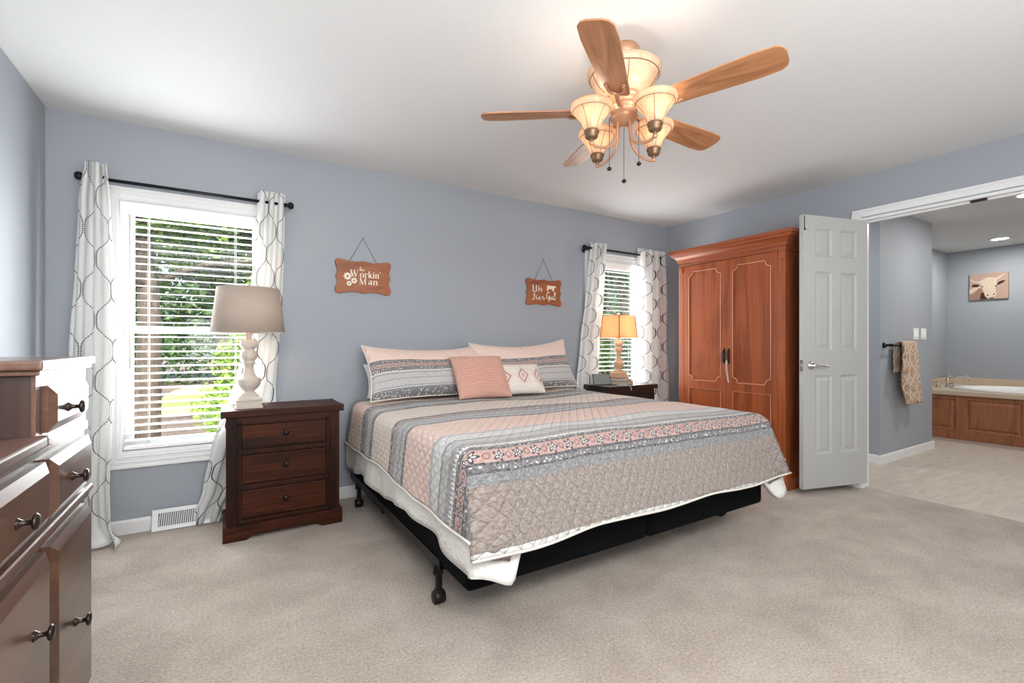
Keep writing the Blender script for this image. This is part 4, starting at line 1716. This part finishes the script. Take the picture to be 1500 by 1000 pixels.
for lat, dep in ((-.16, -.09), (-.09, .16), (.16, .09), (.09, -.16)):
    ox, oy = lat * c_ + dep * s, -lat * s + dep * c_
    P = Vector((FX + ox, FY + oy, 0))
    g = thing('light_arm', None, None, P)
    g.parent = fan
    g.location = (ox, oy, -H)
    ORG[g.name] = P.copy()
    u_ = Vector((ox, oy, 0)).normalized()
    b = NB()
    lathe(b, [(0, 1.975), (.007, 1.978), (.010, 1.986), (.006, 1.993), (.014, 1.997), (.024, 2.002), (.028, 2.010), (.026, 2.016), (.031, 2.022), (.033, 2.030), (.029, 2.036), (0, 2.037)], P, 28)
    obj('fitter', b, M['fan_dark'], g)
    b = NB()
    ctr = Vector((FX, FY, 0))
    tube(b, smooth_path([P + Vector((0, 0, 1.984)), P - u_ * .03 + Vector((0, 0, 1.972)), ctr + u_ * .09 + Vector((0, 0, 1.985)), ctr + u_ * .045 + Vector((0, 0, 2.03)), ctr + u_ * .035 + Vector((0, 0, 2.115))], 6), .0062, 8)
    lathe(b, [(0, -.011), (.009, -.006), (.011, 0), (.009, .006), (0, .011)], P + Vector((0, 0, 1.98)), 12)
    obj('arm', b, M['fan_metal'], g)
    b = NB()
    lathe(b, [(.029, 2.034), (.034, 2.045), (.044, 2.07), (.055, 2.088), (.069, 2.104), (.078, 2.116), (.0865, 2.122), (.088, 2.130), (.086, 2.142)], P, 40)
    gs = obj('glass_shade', b, M['fan_glass'], g)
    solidify(gs, .003)
    b = NB()
    tube(b, [P + Vector((.0795 * math.cos(a), .0795 * math.sin(a), 2.1155)) for a in [2 * PI * k / 40 for k in range(40)]], .0014, 5, closed=True)
    for k in range(5):
        a = k * 2 * PI / 5 + math.atan2(oy, ox) + .4
        tube(b, [P + Vector((rr * math.cos(a), rr * math.sin(a), z)) for rr, z in ((.032, 2.036), (.0365, 2.047), (.046, 2.07), (.0568, 2.088), (.0705, 2.104), (.0798, 2.116))], .0012, 5)
    obj('seams', b, M['fan_line'], g)
    b = NB()
    lathe(b, [(0, 2.035), (.010, 2.04), (.012, 2.05), (.022, 2.068), (.024, 2.082), (.016, 2.098), (0, 2.105)], P, 16)
    obj('bulb', b, M['bulb'], g)
    lamp('POINT', 'fan_bulb', P + Vector((0, 0, 2.118)), 0.55, (1, .92, .82), radius=.035)
for nm, (px, py), z0, z1 in (('pull_chain', (.0, -.0), 2.093, 1.85), ('pull_chain', (-.055, .035), 2.13, 1.905), ('pull_chain', (.062, -.03), 2.13, 1.93)):
    p = Vector((FX + px, FY + py, 0))
    b = NB()
    tube(b, [p + Vector((0, 0, z0)), p + Vector((0, 0, z1))], .0013, 5)
    ch = obj(nm, b, M['bronze'], fan)
    b = NB()
    lathe(b, [(0, -.009), (.007, -.007), (.011, 0), (.007, .007), (.002, .009), (0, .01)], p + Vector((0, 0, z1)), 14)
    obj('pull_knob', b, M['dark_knob'], ch)

# ------------------------------------------------------------------ hanging plaques


def stroke(b, pts, w, fn, close=False):
    """flat ribbon lettering stroke; w number or list"""
    W_ = w if isinstance(w, (list, tuple)) else [w] * len(pts)
    t = NB()
    L, R = [], []
    n = len(pts)
    for i, p in enumerate(pts):
        a = pts[max(0, i - 1)]
        c = pts[min(n - 1, i + 1)]
        dx, dy = c[0] - a[0], c[1] - a[1]
        m = math.hypot(dx, dy) or 1
        nx, ny = -dy / m, dx / m
        h = W_[i] / 2
        L.append((p[0] + nx * h, p[1] + ny * h))
        R.append((p[0] - nx * h, p[1] - ny * h))
    for lvl in (0,):
        for i in range(n - 1):
            q = [L[i], L[i + 1], R[i + 1], R[i]]
            A = [t.verts.new(fn(x, y, 0)) for x, y in q]
            B_ = [t.verts.new(fn(x, y, .0009)) for x, y in q]
            t.faces.new(B_)
            for k in range(4):
                t.faces.new([A[k], A[(k + 1) % 4], B_[(k + 1) % 4], B_[k]])
    append(b, t)


def arc(cx, cy, rx, ry, a0, a1, n=14):
    return [(cx + rx * math.cos(math.radians(a0 + (a1 - a0) * k / n)), cy + ry * math.sin(math.radians(a0 + (a1 - a0) * k / n))) for k in range(n + 1)]


TK, TN = .2, .055


def didone(ch):
    """(strokes, advance) of a high-contrast serif letter; cap height 1, x-height .66"""
    x = .66
    sf = lambda cx, y, w=.16: ([(cx - w, y), (cx + w, y)], TN)
    if ch == 'W':
        return [([(.1, 1), (.38, 0)], TK), ([(.38, 0), (.62, 1)], TN), ([(.55, 1), (.83, 0)], TK), ([(.83, 0), (1.1, 1)], TN), sf(.1, .975), sf(.57, .975), sf(1.1, .975, .13)], 1.3
    if ch == 'M':
        return [([(.12, 0), (.12, 1)], TN), ([(.14, 1), (.52, .05)], TK), ([(.52, .0), (.88, 1)], TN), ([(.92, 0), (.92, 1)], TK), sf(.12, .025, .14), sf(.92, .025, .18), sf(.1, .975, .12), sf(.94, .975, .15)], 1.18
    if ch == 'H':
        return [([(.18, 0), (.18, 1)], TK), ([(.78, 0), (.78, 1)], TK), ([(.18, .52), (.78, .52)], TN), sf(.18, .025, .18), sf(.78, .025, .18), sf(.18, .975, .18), sf(.78, .975, .18)], 1.05
    if ch == 'o':
        p = arc(.32, x / 2, .24, x / 2 - .02, 0, 360, 24)
        return [(p, [TN + (TK - TN) * abs(math.cos(2 * PI * k / 24)) ** 1.5 for k in range(25)])], .70
    if ch == 'r':
        return [([(.16, 0), (.16, x)], TK), (arc(.36, x - .16, .16, .14, 170, 40, 8), TN), (arc(.46, x - .12, .03, .03, 0, 360, 8), .07), sf(.16, .025, .15), sf(.1, x - .02, .08)], .56
    if ch == 'k':
        return [([(.16, 0), (.16, 1)], TK), ([(.2, .25), (.5, x)], TN), ([(.3, .38), (.55, 0)], TK), sf(.16, .025, .14), sf(.1, .975, .08), sf(.56, .025, .1), sf(.48, x - .02, .1)], .70
    if ch == 'i':
        return [([(.16, 0), (.16, x)], TK), (arc(.16, .87, .045, .045, 0, 360, 10), .1), sf(.16, .025, .15), sf(.1, x - .02, .08)], .36
    if ch == 'n':
        return [([(.16, 0), (.16, x)], TK), (arc(.36, x - .2, .17, .18, 170, 0, 10), [TN] * 5 + [.09, .13, .17, TK, TK, TK]), ([(.53, x - .2), (.53, 0)], TK), sf(.16, .025, .14), sf(.53, .025, .14), sf(.1, x - .02, .08)], .74
    if ch == 'a':
        return [(arc(.28, x - .17, .16, .15, 165, 0, 10), [.1, .08, TN, TN, TN, TN, .1, .14, .17, TK, TK]), ([(.44, x - .17), (.44, .06), (.56, .02)], [TK, TK, TN]), (arc(.28, .19, .17, .16, 60, 300, 12), [TN, TN, .1, .15, TK, TK, TK, TK, .15, .1, TN, TN, TN])], .64
    if ch == 's':
        return [(arc(.24, x - .17, .14, .15, 30, 230, 10) + [(.26, .36)] + arc(.24, .17, .15, .15, 60, -150, 10), [TN] * 4 + [.08] * 4 + [.14] * 3 + [TK] + [.16] * 4 + [.08] * 3 + [TN] * 4)], .50
    if ch == "'":
        return [([(.1, 1), (.1, .74)], [.13, .04])], .2
    return [], .4


def word(b, txt, x, z, size, fn, sx=1.0):
    for ch in txt:
        st, adv = didone(ch)
        for pts, w in st:
            stroke(b, [(x + p[0] * size * sx, z + p[1] * size) for p in pts], ([q * size for q in w] if isinstance(w, list) else w * size), fn)
        x += adv * size * sx
    return x


def script(b, paths, x, z, size, fn, w=.1):
    for path in paths:
        P = smooth_path([(a, c, 0) for a, c in path], 6)
        pts = [(x + p.x * size, z + p.y * size) for p in P]
        ws = []
        for i in range(len(pts)):
            a, c = pts[max(0, i - 1)], pts[min(len(pts) - 1, i + 1)]
            down = abs(c[1] - a[1]) / (math.hypot(c[0] - a[0], c[1] - a[1]) + 1e-9)
            ws.append(size * w * (.45 + .75 * down))
        stroke(b, pts, ws, fn)


def plaque(label, cx, cz, sc, nail_z):
    Q = [(0, .121), (.018, .119), (.04, .113), (.07, .110), (.10, .112), (.135, .119), (.165, .126), (.185, .126), (.199, .118), (.2055, .104), (.2045, .09), (.197, .070), (.190, .052), (.189, .036),
         (.193, .018), (.199, .008), (.200, 0)]
    pts = Q + [(x, -z) for x, z in Q[::-1][1:]] + [(-x, -z) for x, z in Q[1:]] + [(-x, z) for x, z in Q[::-1][1:-1]]
    r = thing('wall_sign', label, 'sign', (cx, YB - .010, cz), 'wooden hanging plaques over the bed')
    b = NB()
    prism(b, [(x * sc, z * sc) for x, z in pts], lambda a, z, d: Vector((cx + a, YB - .004 - d, cz + z)), 0, .014, .0025)
    board = obj('board', b, M['plaque'], r)
    b = NB()
    top = Vector((cx - .003, YB - .006, nail_z))
    tube(b, [Vector((cx - .105, YB - .012, cz + .108 * sc)), top, Vector((cx + .098, YB - .012, cz + .108 * sc))], .0016, 6)
    lathe(b, [(0, 0), (.004, .001), (.004, .004), (0, .006)], top + Vector((0, -.003, 0)), 10, 'Y')
    obj('hanger', b, M['twine'], r)
    fn = lambda x, z, d: Vector((cx + x, YB - .018 - d, cz + z))
    return r, board, fn


r, board, fn = plaque('wooden plaque reading her Workin\' Man, hung left over the bed', .885, 1.624, 1.0, 1.917)
b = NB()
word(b, 'W', -.100, .0, .050, fn, 1.0)
word(b, "orkin'", -.030, -.003, .050, fn, .96)
word(b, 'M', -.034, -.054, .048, fn, 1.0)
word(b, 'an', .030, -.054, .050, fn, 1.12)
script(b, [[(0, .1), (.25, .3), (.45, .95), (.38, 1.0), (.3, .7), (.25, 0)], [(.25, .25), (.42, .45), (.5, .35), (.48, .05), (.6, .05), (.85, .3), (.8, .45), (.68, .4), (.66, .15), (.8, .02), (1.0, .12), (1.15, .42), (1.18, .3), (1.3, .36)],
           [(1.2, .38), (1.2, .1), (1.3, .02), (1.5, .2)]], -.036, .046, .028, fn, .10)
obj('lettering', b, M['letter'], board)
b = NB()
for fx_, fz, fr in ((-.118, .001, .030), (-.071, -.029, .024), (-.107, -.052, .020)):
    n = 64
    ring = lambda rad, k: (fx_ + rad * math.cos(2 * PI * k / n), fz + rad * math.sin(2 * PI * k / n))
    t = NB()
    for k in range(n):
        ra = fr * (.86 + .14 * math.cos(8 * 2 * PI * k / n))
        rb = fr * (.86 + .14 * math.cos(8 * 2 * PI * (k + 1) / n))
        q = [ring(fr * .26, k), ring(ra, k), ring(rb, k + 1), ring(fr * .26, k + 1)]
        A = [t.verts.new(fn(x, z, 0)) for x, z in q]
        B_ = [t.verts.new(fn(x, z, .0008)) for x, z in q]
        t.faces.new(B_)
        t.faces.new([A[1], A[2], B_[2], B_[1]])
    append(b, t)
obj('flower_motif', b, M['letter'], board)

r, board, fn = plaque('wooden plaque reading His Farm Girl, hung right over the bed', 2.534, 1.610, .985, 1.918)
b = NB()
word(b, 'His', -.138, .006, .056, fn, 1.12)
FARM = [
    [(.0, .06), (.1, -.1), (.25, .1), (.3, .6), (.35, .95)], [(.1, .95), (.35, 1.02), (.62, .95)], [(.12, .5), (.3, .55), (.48, .5)],
    [(.78, .38), (.66, .45), (.55, .25), (.62, .05), (.76, .2), (.8, .42), (.78, .1), (.9, .02), (1.0, .2)],
    [(1.0, .2), (1.05, .42), (1.08, .3), (1.18, .4), (1.12, .2), (1.16, .03), (1.3, .15)],
    [(1.3, .02), (1.34, .4), (1.34, .1), (1.46, .42), (1.5, .05), (1.5, .2), (1.62, .42), (1.66, .05), (1.8, .05), (1.95, .2)],
    [(2.62, .82), (2.45, 1.0), (2.2, .7), (2.2, .3), (2.35, .1), (2.52, .3), (2.56, .52), (2.4, .46), (2.62, .5), (2.58, .0), (2.42, -.28)],
    [(2.78, .4), (2.74, .1), (2.84, .02), (2.95, .2)], [(2.8, .6), (2.81, .63)],
    [(2.95, .2), (3.0, .44), (3.03, .3), (3.14, .4), (3.08, .2), (3.12, .03), (3.25, .15)],
    [(3.25, .15), (3.5, .7), (3.5, 1.02), (3.38, .85), (3.36, .2), (3.46, .02), (3.62, .2)]]
script(b, FARM, -.135, -.068, .0745, fn, .085)
obj('lettering', b, M['letter'], board)
b = NB()
cow = [(0, .058), (.012, .064), (.05, .062), (.078, .063), (.088, .066), (.092, .060), (.098, .066), (.103, .062), (.116, .050), (.112, .045), (.100, .048), (.094, .042), (.088, .028), (.086, .002), (.078, .002), (.077, .020),
       (.070, .012), (.068, .001), (.062, .001), (.062, .027), (.04, .028), (.026, .024), (.018, .028), (.016, .002), (.008, .002), (.009, .016), (.004, .004), (-.001, .004), (.002, .03)]
prism(b, [(.030 + x * .95, .012 + z * .85) for x, z in cow], fn, 0, .0009)
obj('cow_motif', b, M['letter'], board)

# ------------------------------------------------------------------ towel bar with towel, light switches
tb = thing('towel_bar', 'black towel bar on the wall beyond the open door', 'towel bar', (5.4, 1.86, 1.115))
b = NB()
for x in (5.335, 5.90):
    lathe(b, [(0, 0), (.026, 0), (.030, .006), (.024, .014), (.012, .022), (.010, .04), (.015, .052), (.015, .07), (.010, .08), (0, .082)], (0, 0, 0), 20, 'Y', Matrix.Translation((x, 1.93, 1.118)) @ Matrix.Scale(-1, 4, (0, 1, 0)))
tube(b, [(5.31, 1.868, 1.118), (5.92, 1.868, 1.118)], .009, 12)
obj('bar', b, M['black_metal'], tb)

tw = thing('hand_towel', 'brown and cream patterned towel over the black bar', 'towel', (5.6, 1.86, .7))
b = NB()
PR = [(1.135, 5.50, 5.86), (1.0, 5.53, 5.89), (.85, 5.50, 5.91), (.70, 5.53, 5.94), (.545, 5.62, 5.99)]


def tfold(prof, y, zt, amp, nf, seed, skew=0):
    def f(s_, v_):
        z = zt + (prof[-1][0] - zt) * v_ + skew * (s_ - .5) * v_
        xl, xr = lerp_prof(prof, z)
        x = xl + (xr - xl) * s_
        yy = y + amp * (.3 + .7 * v_) * math.sin(2 * PI * nf * s_ + seed + v_) + .01 * fnoise(s_ * 4, v_ * 4, seed)
        return (x, yy, z)
    return f


grid(b, 40, 40, tfold(PR, 1.838, 1.135, .012, 2.2, 1.0, -.0), lambda a, q: (a * .4, q * .6))
# roll over the bar
grid(b, 40, 10, lambda s_, v_: (5.50 + .36 * s_, 1.838 + .052 * v_ + .01 * fnoise(s_ * 5, v_, 2), 1.135 + .02 * math.sin(PI * v_)), lambda a, q: (a * .4, -.06 * q))
o = obj('front_fall', b, M['towel'], tw)
solidify(o, .008)
b = NB()
PR2 = [(1.13, 5.47, 5.80), (.95, 5.45, 5.72), (.86, 5.44, 5.66)]
grid(b, 30, 24, tfold(PR2, 1.895, 1.13, .008, 2.5, 3.0), lambda a, q: (a * .4, q * .3))
grid(b, 20, 20, tfold([(1.115, 5.47, 5.57), (.95, 5.44, 5.56), (.85, 5.435, 5.53)], 1.815, 1.115, .01, 1.2, 2.0), lambda a, q: (a * .2 + .3, q * .3))
o = obj('back_fall', b, M['towel'], tw)
solidify(o, .007)

for x, lab in ((6.105, 'left of two white switch plates beside the hanging towel'), (6.305, 'right of two white switch plates, nearest the wall corner')):
    r = thing('light_switch', lab, 'light switch', (x, 1.93, 1.235), 'white switch plates')
    b = NB(); box(b, x - .068, x + .068, 1.924, 1.93, 1.178, 1.296, .002)
    pl = obj('plate', b, M['trim'], r)
    for dx in (-.024, .024):
        b = NB(); box(b, x + dx - .017, x + dx + .017, 1.919, 1.925, 1.203, 1.27, .002)
        obj('rocker', b, M['white_plastic'], r)

# ------------------------------------------------------------------ bathtub
tub = thing('bathtub', 'white tub in a honey oak panelled surround', 'bathtub', (8.13, 1.2, 0))
b = NB()
TX, TY = 7.43, 2.427
TL = 3.0
rects = []
a = .06
for w in (.40, .46, .46, .46, .46, .46):
    if a + w < TL - .05:
        rects.append((a, a + w, .115, .475))
    a += w + .085
# a runs from y=2.43 towards the camera side
panelled(b, TL, .525, .02, rects, lambda a_, z, d: Vector((TX + d, TY - a_, z)), .010, .012, .03, .009)
obj('surround', b, M['tub_wood'], tub)
b = NB(); box(b, TX - .012, TX + .01, TY - TL, TY, 0, .075, .003)
obj('kick_board', b, M['tub_wood'], tub)
b = NB()
cx, cy, rx, ry = 8.14, 1.28, .50, .83
n = 48
t = NB()
o0 = [t.verts.new((cx + rx * math.cos(2 * PI * k / n), cy + ry * math.sin(2 * PI * k / n), .565)) for k in range(n)]
X0, X1, YY0, YY1 = TX - .025, 8.825, TY - TL, TY - .004
rim = []
for k in range(n):
    a = 2 * PI * k / n
    dx, dy = math.cos(a), math.sin(a)
    tt = min(((X1 if dx > 0 else X0) - cx) / dx if abs(dx) > 1e-6 else 1e9, ((YY1 if dy > 0 else YY0) - cy) / dy if abs(dy) > 1e-6 else 1e9)
    rim.append(t.verts.new((cx + dx * tt, cy + dy * tt, .565)))
for k in range(n):
    t.faces.new([o0[k], o0[(k + 1) % n], rim[(k + 1) % n], rim[k]])
append(b, t)
box(b, X0, X0 + .02, YY0, YY1, .522, .565, .004)
obj('deck', b, M['tile'], tub)
b = NB()
t = NB()
lathe(t, [(1.10, .566), (1.11, .578), (1.08, .590), (1.02, .590), (.97, .575), (.92, .50), (.86, .30), (.78, .18), (.4, .15), (0, .15)], (0, 0, 0), 56)
append(b, t, Matrix.Translation((cx, cy, 0)) @ Matrix.Diagonal((rx, ry, 1, 1)))
obj('basin', b, M['porcelain'], tub)
b = NB()
box(b, 8.812, 8.826, TY - TL, TY, .565, .665, .003)
box(b, 7.43, 8.812, TY - .017, TY - .003, .565, .665, .003)
obj('backsplash', b, M['tile'], tub)

fa = thing('bath_faucet', 'nickel tub faucet with cross handles on the tub deck', 'faucet', (8.15, 2.24, .565))
b = NB()
px_, py_ = 8.15, 2.24
lathe(b, [(0, .565), (.034, .565), (.036, .572), (.024, .585), (.016, .60), (.015, .64), (.022, .65), (.022, .66), (.014, .672), (.013, .70), (.018, .71), (.010, .735), (0, .745)], (px_, py_, 0), 20)
tube(b, [(px_, py_ + .06, .705), (px_, py_ - .06, .705)], .006, 8)
tube(b, smooth_path([(px_, py_, .69), (px_ - .01, py_ - .07, .70), (px_ - .02, py_ - .15, .725), (px_ - .025, py_ - .20, .715), (px_ - .028, py_ - .23, .68)], 6), .009, 10)
lathe(b, [(0, .655), (.012, .656), (.014, .665), (.009, .69), (0, .69)], (px_ - .028, py_ - .23, 0), 14)
obj('spout', b, M['chrome'], fa)
for hx, hy in ((8.02, 2.305), (7.98, 2.135)):
    b = NB()
    lathe(b, [(0, .565), (.030, .565), (.032, .572), (.02, .584), (.013, .60), (.016, .615), (.02, .622), (.010, .64), (0, .65)], (hx, hy, 0), 18)
    tube(b, [(hx, hy - .04, .626), (hx, hy + .04, .626)], .006, 8)
    tube(b, [(hx - .04, hy, .626), (hx + .04, hy, .626)], .006, 8)
    obj('handle', b, M['chrome'], fa)

# ------------------------------------------------------------------ bull picture on the far wall
pic = thing('wall_picture', 'sepia canvas of a white long-horned bull over the tub', 'picture', (8.81, 2.0, 1.92))
b = NB(); box(b, 8.80, 8.83, 1.813, 2.190, 1.742, 2.094, .002)
obj('canvas', b, plain('tan_canvas', sr(176, 150, 136), .85), pic)


def art(poly, m, lvl):
    b = NB()
    prism(b, poly, lambda a_, t_, d: Vector((8.80 - d, 2.190 - .377 * a_, 2.094 - .352 * t_)), 0, .0004 + .0003 * lvl)
    return b


ac = plain('pale_hide_paint', sr(206, 188, 170), .85)
ad = plain('dark_ear_paint', sr(52, 34, 30), .85)
am = plain('brown_shade_paint', sr(150, 118, 102), .85)
b = art([(.0, .62), (.10, .60), (.24, .52), (.34, .60), (.37, .82), (.36, .99), (.0, .99)], am, 0)
obj('painted_shoulder', b, am, pic)
b = art([(.0, .60), (.12, .52), (.24, .44), (.30, .50), (.20, .62), (.08, .74), (.0, .78)], ac, 1)
obj('painted_neck', b, ac, pic)
b = NB()
for pl_, l_ in (([(.02, .13), (.06, .22), (.14, .28), (.26, .29), (.34, .24), (.44, .17), (.54, .16), (.66, .21), (.74, .19), (.84, .11), (.91, .03), (.89, .10), (.84, .17), (.78, .23), (.70, .28), (.72, .38), (.70, .50), (.68, .60), (.69, .72),
                 (.71, .84), (.66, .93), (.56, .97), (.46, .94), (.41, .88), (.39, .74), (.36, .62), (.33, .50), (.30, .38), (.22, .35), (.10, .32), (.03, .24)], 3),):
    append(b, art(pl_, ac, l_))
obj('painted_head', b, ac, pic)
b = NB()
for pl_ in ([(.05, .45), (.12, .39), (.22, .41), (.29, .47), (.20, .51), (.10, .50)], [(.72, .42), (.78, .35), (.88, .32), (.93, .33), (.88, .40), (.79, .46), (.73, .49)], [(.33, .48), (.37, .50), (.36, .54), (.33, .52)],
            [(.67, .50), (.71, .48), (.71, .53), (.68, .55)], [(.46, .83), (.50, .82), (.51, .86), (.47, .87)], [(.62, .81), (.66, .79), (.67, .83), (.63, .85)], [(.30, .78), (.37, .72), (.41, .88), (.46, .95), (.45, .99), (.28, .99)],
            [(.50, .30), (.53, .31), (.52, .34)], [(.60, .27), (.62, .29), (.60, .30)], [(.50, .965), (.62, .93), (.64, .96), (.56, .985)]):
    append(b, art(pl_, ad, 5))
obj('painted_ears_and_nostrils', b, ad, pic)

# ------------------------------------------------------------------ recessed lights
for x, y, e, lab in ((8.17, 1.757, 7, 'small round downlight in the ceiling over the tub'), (5.98, 1.10, 8, 'downlight at the right edge just inside the bathroom')):
    r = thing('ceiling_light', lab, 'ceiling light', (x, y, H), 'bathroom downlights')
    b = NB()
    lathe(b, [(.075, 2.439), (.105, 2.439), (.107, 2.434), (.10, 2.428), (.078, 2.430), (.075, 2.439)], (x, y, 0), 36)
    obj('trim_ring', b, M['trim'], r)
    b = NB()
    lathe(b, [(0, 2.425), (.04, 2.427), (.07, 2.432), (.077, 2.437), (0, 2.4375)], (x, y, 0), 30)
    obj('lens', b, M['downlight'], r)
    lamp('AREA', 'downlight', (x, y, 2.415), e, (1, .96, .90), (0, 0, 0), .14)
lamp('AREA', 'hall_light', (4.8, 2.7, 2.40), 6, (1, .97, .93), (0, 0, 0), .3)  # added unseen lamp that brightens the dark corridor, no fixture
lamp('AREA', 'vanity_light', (6.0, -1.6, 2.0), 8.5, (1, .97, .93), (math.radians(80), 0, math.radians(-10)), .9, .3)  # unseen area lamp for the bathroom, no vanity fixture modelled

# ------------------------------------------------------------------ the garden outside
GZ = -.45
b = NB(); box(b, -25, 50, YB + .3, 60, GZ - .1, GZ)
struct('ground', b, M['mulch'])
b = NB()


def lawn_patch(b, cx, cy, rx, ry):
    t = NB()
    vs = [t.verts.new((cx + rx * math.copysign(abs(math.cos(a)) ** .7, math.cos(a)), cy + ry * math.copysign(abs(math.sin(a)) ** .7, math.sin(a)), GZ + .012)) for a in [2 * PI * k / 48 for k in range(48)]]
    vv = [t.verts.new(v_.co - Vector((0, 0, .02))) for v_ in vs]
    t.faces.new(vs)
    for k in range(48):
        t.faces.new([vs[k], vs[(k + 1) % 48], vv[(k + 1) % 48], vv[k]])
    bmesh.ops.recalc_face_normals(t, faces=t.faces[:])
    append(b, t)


for (cx, cy, rx, ry, lab) in ((-.62, 17.0, .95, 4.2, 'rounded bright lawn patch seen through the large window'), (-3.4, 16.5, 1.2, 4.2, 'lawn patch at the left edge of the large window view'),  # first patch: sunlit oval, its light put into shape and grass colour
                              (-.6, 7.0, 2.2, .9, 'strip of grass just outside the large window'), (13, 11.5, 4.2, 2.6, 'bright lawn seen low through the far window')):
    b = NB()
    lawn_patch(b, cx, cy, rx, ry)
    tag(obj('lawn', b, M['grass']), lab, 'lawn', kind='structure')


def foliage(b, blobs, n, size, flat=.6):
    verts, faces = [], []
    for i in range(n):
        c, r = random.choices(blobs, weights=[q[1][0] * q[1][1] * q[1][2] for q in blobs])[0]
        while True:
            p = Vector((random.uniform(-1, 1), random.uniform(-1, 1), random.uniform(-1, 1)))
            if .35 < p.length < 1:
                break
        q = Vector((c[0] + p.x * r[0], c[1] + p.y * r[1], c[2] + p.z * r[2]))
        if q.z < GZ + .05:
            q.z = GZ + .05 + random.random() * .2
        a, e = random.uniform(0, 2 * PI), random.uniform(-.9, .9)
        d1 = Vector((math.cos(a) * math.cos(e), math.sin(a) * math.cos(e), math.sin(e)))
        d2 = d1.cross(Vector((random.uniform(-1, 1), random.uniform(-1, 1), random.uniform(-1, 1)))).normalized()
        s_ = size * random.uniform(.6, 1.3)
        up = d1.cross(d2) * s_ * .12
        k = [q - d1 * s_, q + d2 * s_ * .38 + up, q + d1 * s_, q - d2 * s_ * .38 + up]
        j = len(verts)
        verts += k
        faces += [(j, j + 1, j + 2), (j, j + 2, j + 3)]
    me = bpy.data.meshes.new('t')
    me.from_pydata([tuple(v_) for v_ in verts], [], faces)
    b.from_mesh(me)
    bpy.data.meshes.remove(me)


def tree(name, label, cat, x, y, h, r, leafm_, n, size, low=.0, trunk=.12, group=None):
    g = thing(name, label, cat, (x, y, GZ), group)
    b = NB()
    pts = [(x, y, GZ), (x + .05, y, GZ + h * .3), (x - .05, y + .05, GZ + h * .6), (x, y, GZ + h * .85)]
    tube(b, smooth_path(pts, 4), [trunk * (1 - .06 * k) for k in range(13)], 10)
    for k in range(7):
        a = random.uniform(0, 2 * PI)
        z0 = GZ + h * random.uniform(.35, .75)
        tube(b, smooth_path([(x, y, z0), (x + r * .4 * math.cos(a), y + r * .4 * math.sin(a), z0 + h * .07), (x + r * .85 * math.cos(a), y + r * .85 * math.sin(a), z0 + h * .1)], 3), [trunk * .4 * (1 - .12 * q) for q in range(7)], 6)
    obj('trunk', b, M['bark'], g)
    b = NB()
    blobs = []
    for k in range(9):
        zz = GZ + h * (low + (1 - low) * random.uniform(.15, .95))
        a, q = random.uniform(0, 2 * PI), random.uniform(0, .6) * r
        blobs.append(((x + q * math.cos(a), y + q * math.sin(a), zz), (r * .55, r * .55, h * (1 - low) * .2)))
    foliage(b, blobs, n, size)
    obj('crown', b, leafm_, g)


tree('garden_tree', 'dark trunked tree in the left half of the large window', 'tree', -1.05, 9.2, 6.5, 2.3, M['leaf'], 5200, .10, .42, .20, 'garden trees')
tree('garden_tree', 'leafy tree behind the middle of the large window', 'tree', -.1, 12.6, 7, 2.6, M['leaf_dark'], 4600, .13, .33, .16, 'garden trees')
tree('garden_tree', 'tree at the far left seen through the large window', 'tree', -3.0, 12.0, 7, 2.6, M['leaf'], 3600, .13, .3, .18, 'garden trees')
tree('garden_tree', 'tree at the right side of the large window view', 'tree', 1.7, 11.5, 7, 2.4, M['leaf_light'], 4200, .12, .3, .15, 'garden trees')
tree('garden_shrub', 'pale green shrub outside the right side of the large window', 'shrub', .28, 8.0, 2.0, .62, M['leaf_light'], 5200, .045, .02, .03, 'garden shrubs')
for i, (x, y, lab) in enumerate(((-7, 25, 'far tree in the dense row at the left'), (-2.8, 27, 'far dark tree behind the lawn patch'), (1.4, 26, 'far dark tree right of the lawn patch'), (5.6, 26, 'far tree between the two window views'),
                                 (14.5, 21, 'dark tree left in the far window view'), (19.5, 22, 'dark tree centred in the far window view'), (24.5, 22, 'dark tree right in the far window view'))):
    tree('distant_tree', lab, 'tree', x, y, 11, 3.4, M['leaf_dark'], 5200, .24, .02, .25, 'distant garden trees')
hg = thing('garden_hedge', 'low dark hedge beyond the lawn patches', 'hedge', (0, 22.5, GZ))
b = NB()
foliage(b, [((x * 2.4, 22.5, GZ + .9), (1.7, .9, 1.3)) for x in range(-5, 6)], 9000, .12)
obj('foliage', b, M['leaf_dark'], hg)
tree('garden_tree', 'reddish trunked tree seen in the far window', 'tree', 10.6, 10.6, 6.5, 2.2, M['leaf_dark'], 5000, .11, .30, .14, 'garden trees')
tree('garden_shrub', 'dark shrub low outside the far window', 'shrub', 9.0, 9.4, 2.0, 1.0, M['leaf_dark'], 3600, .07, .02, .03, 'garden shrubs')
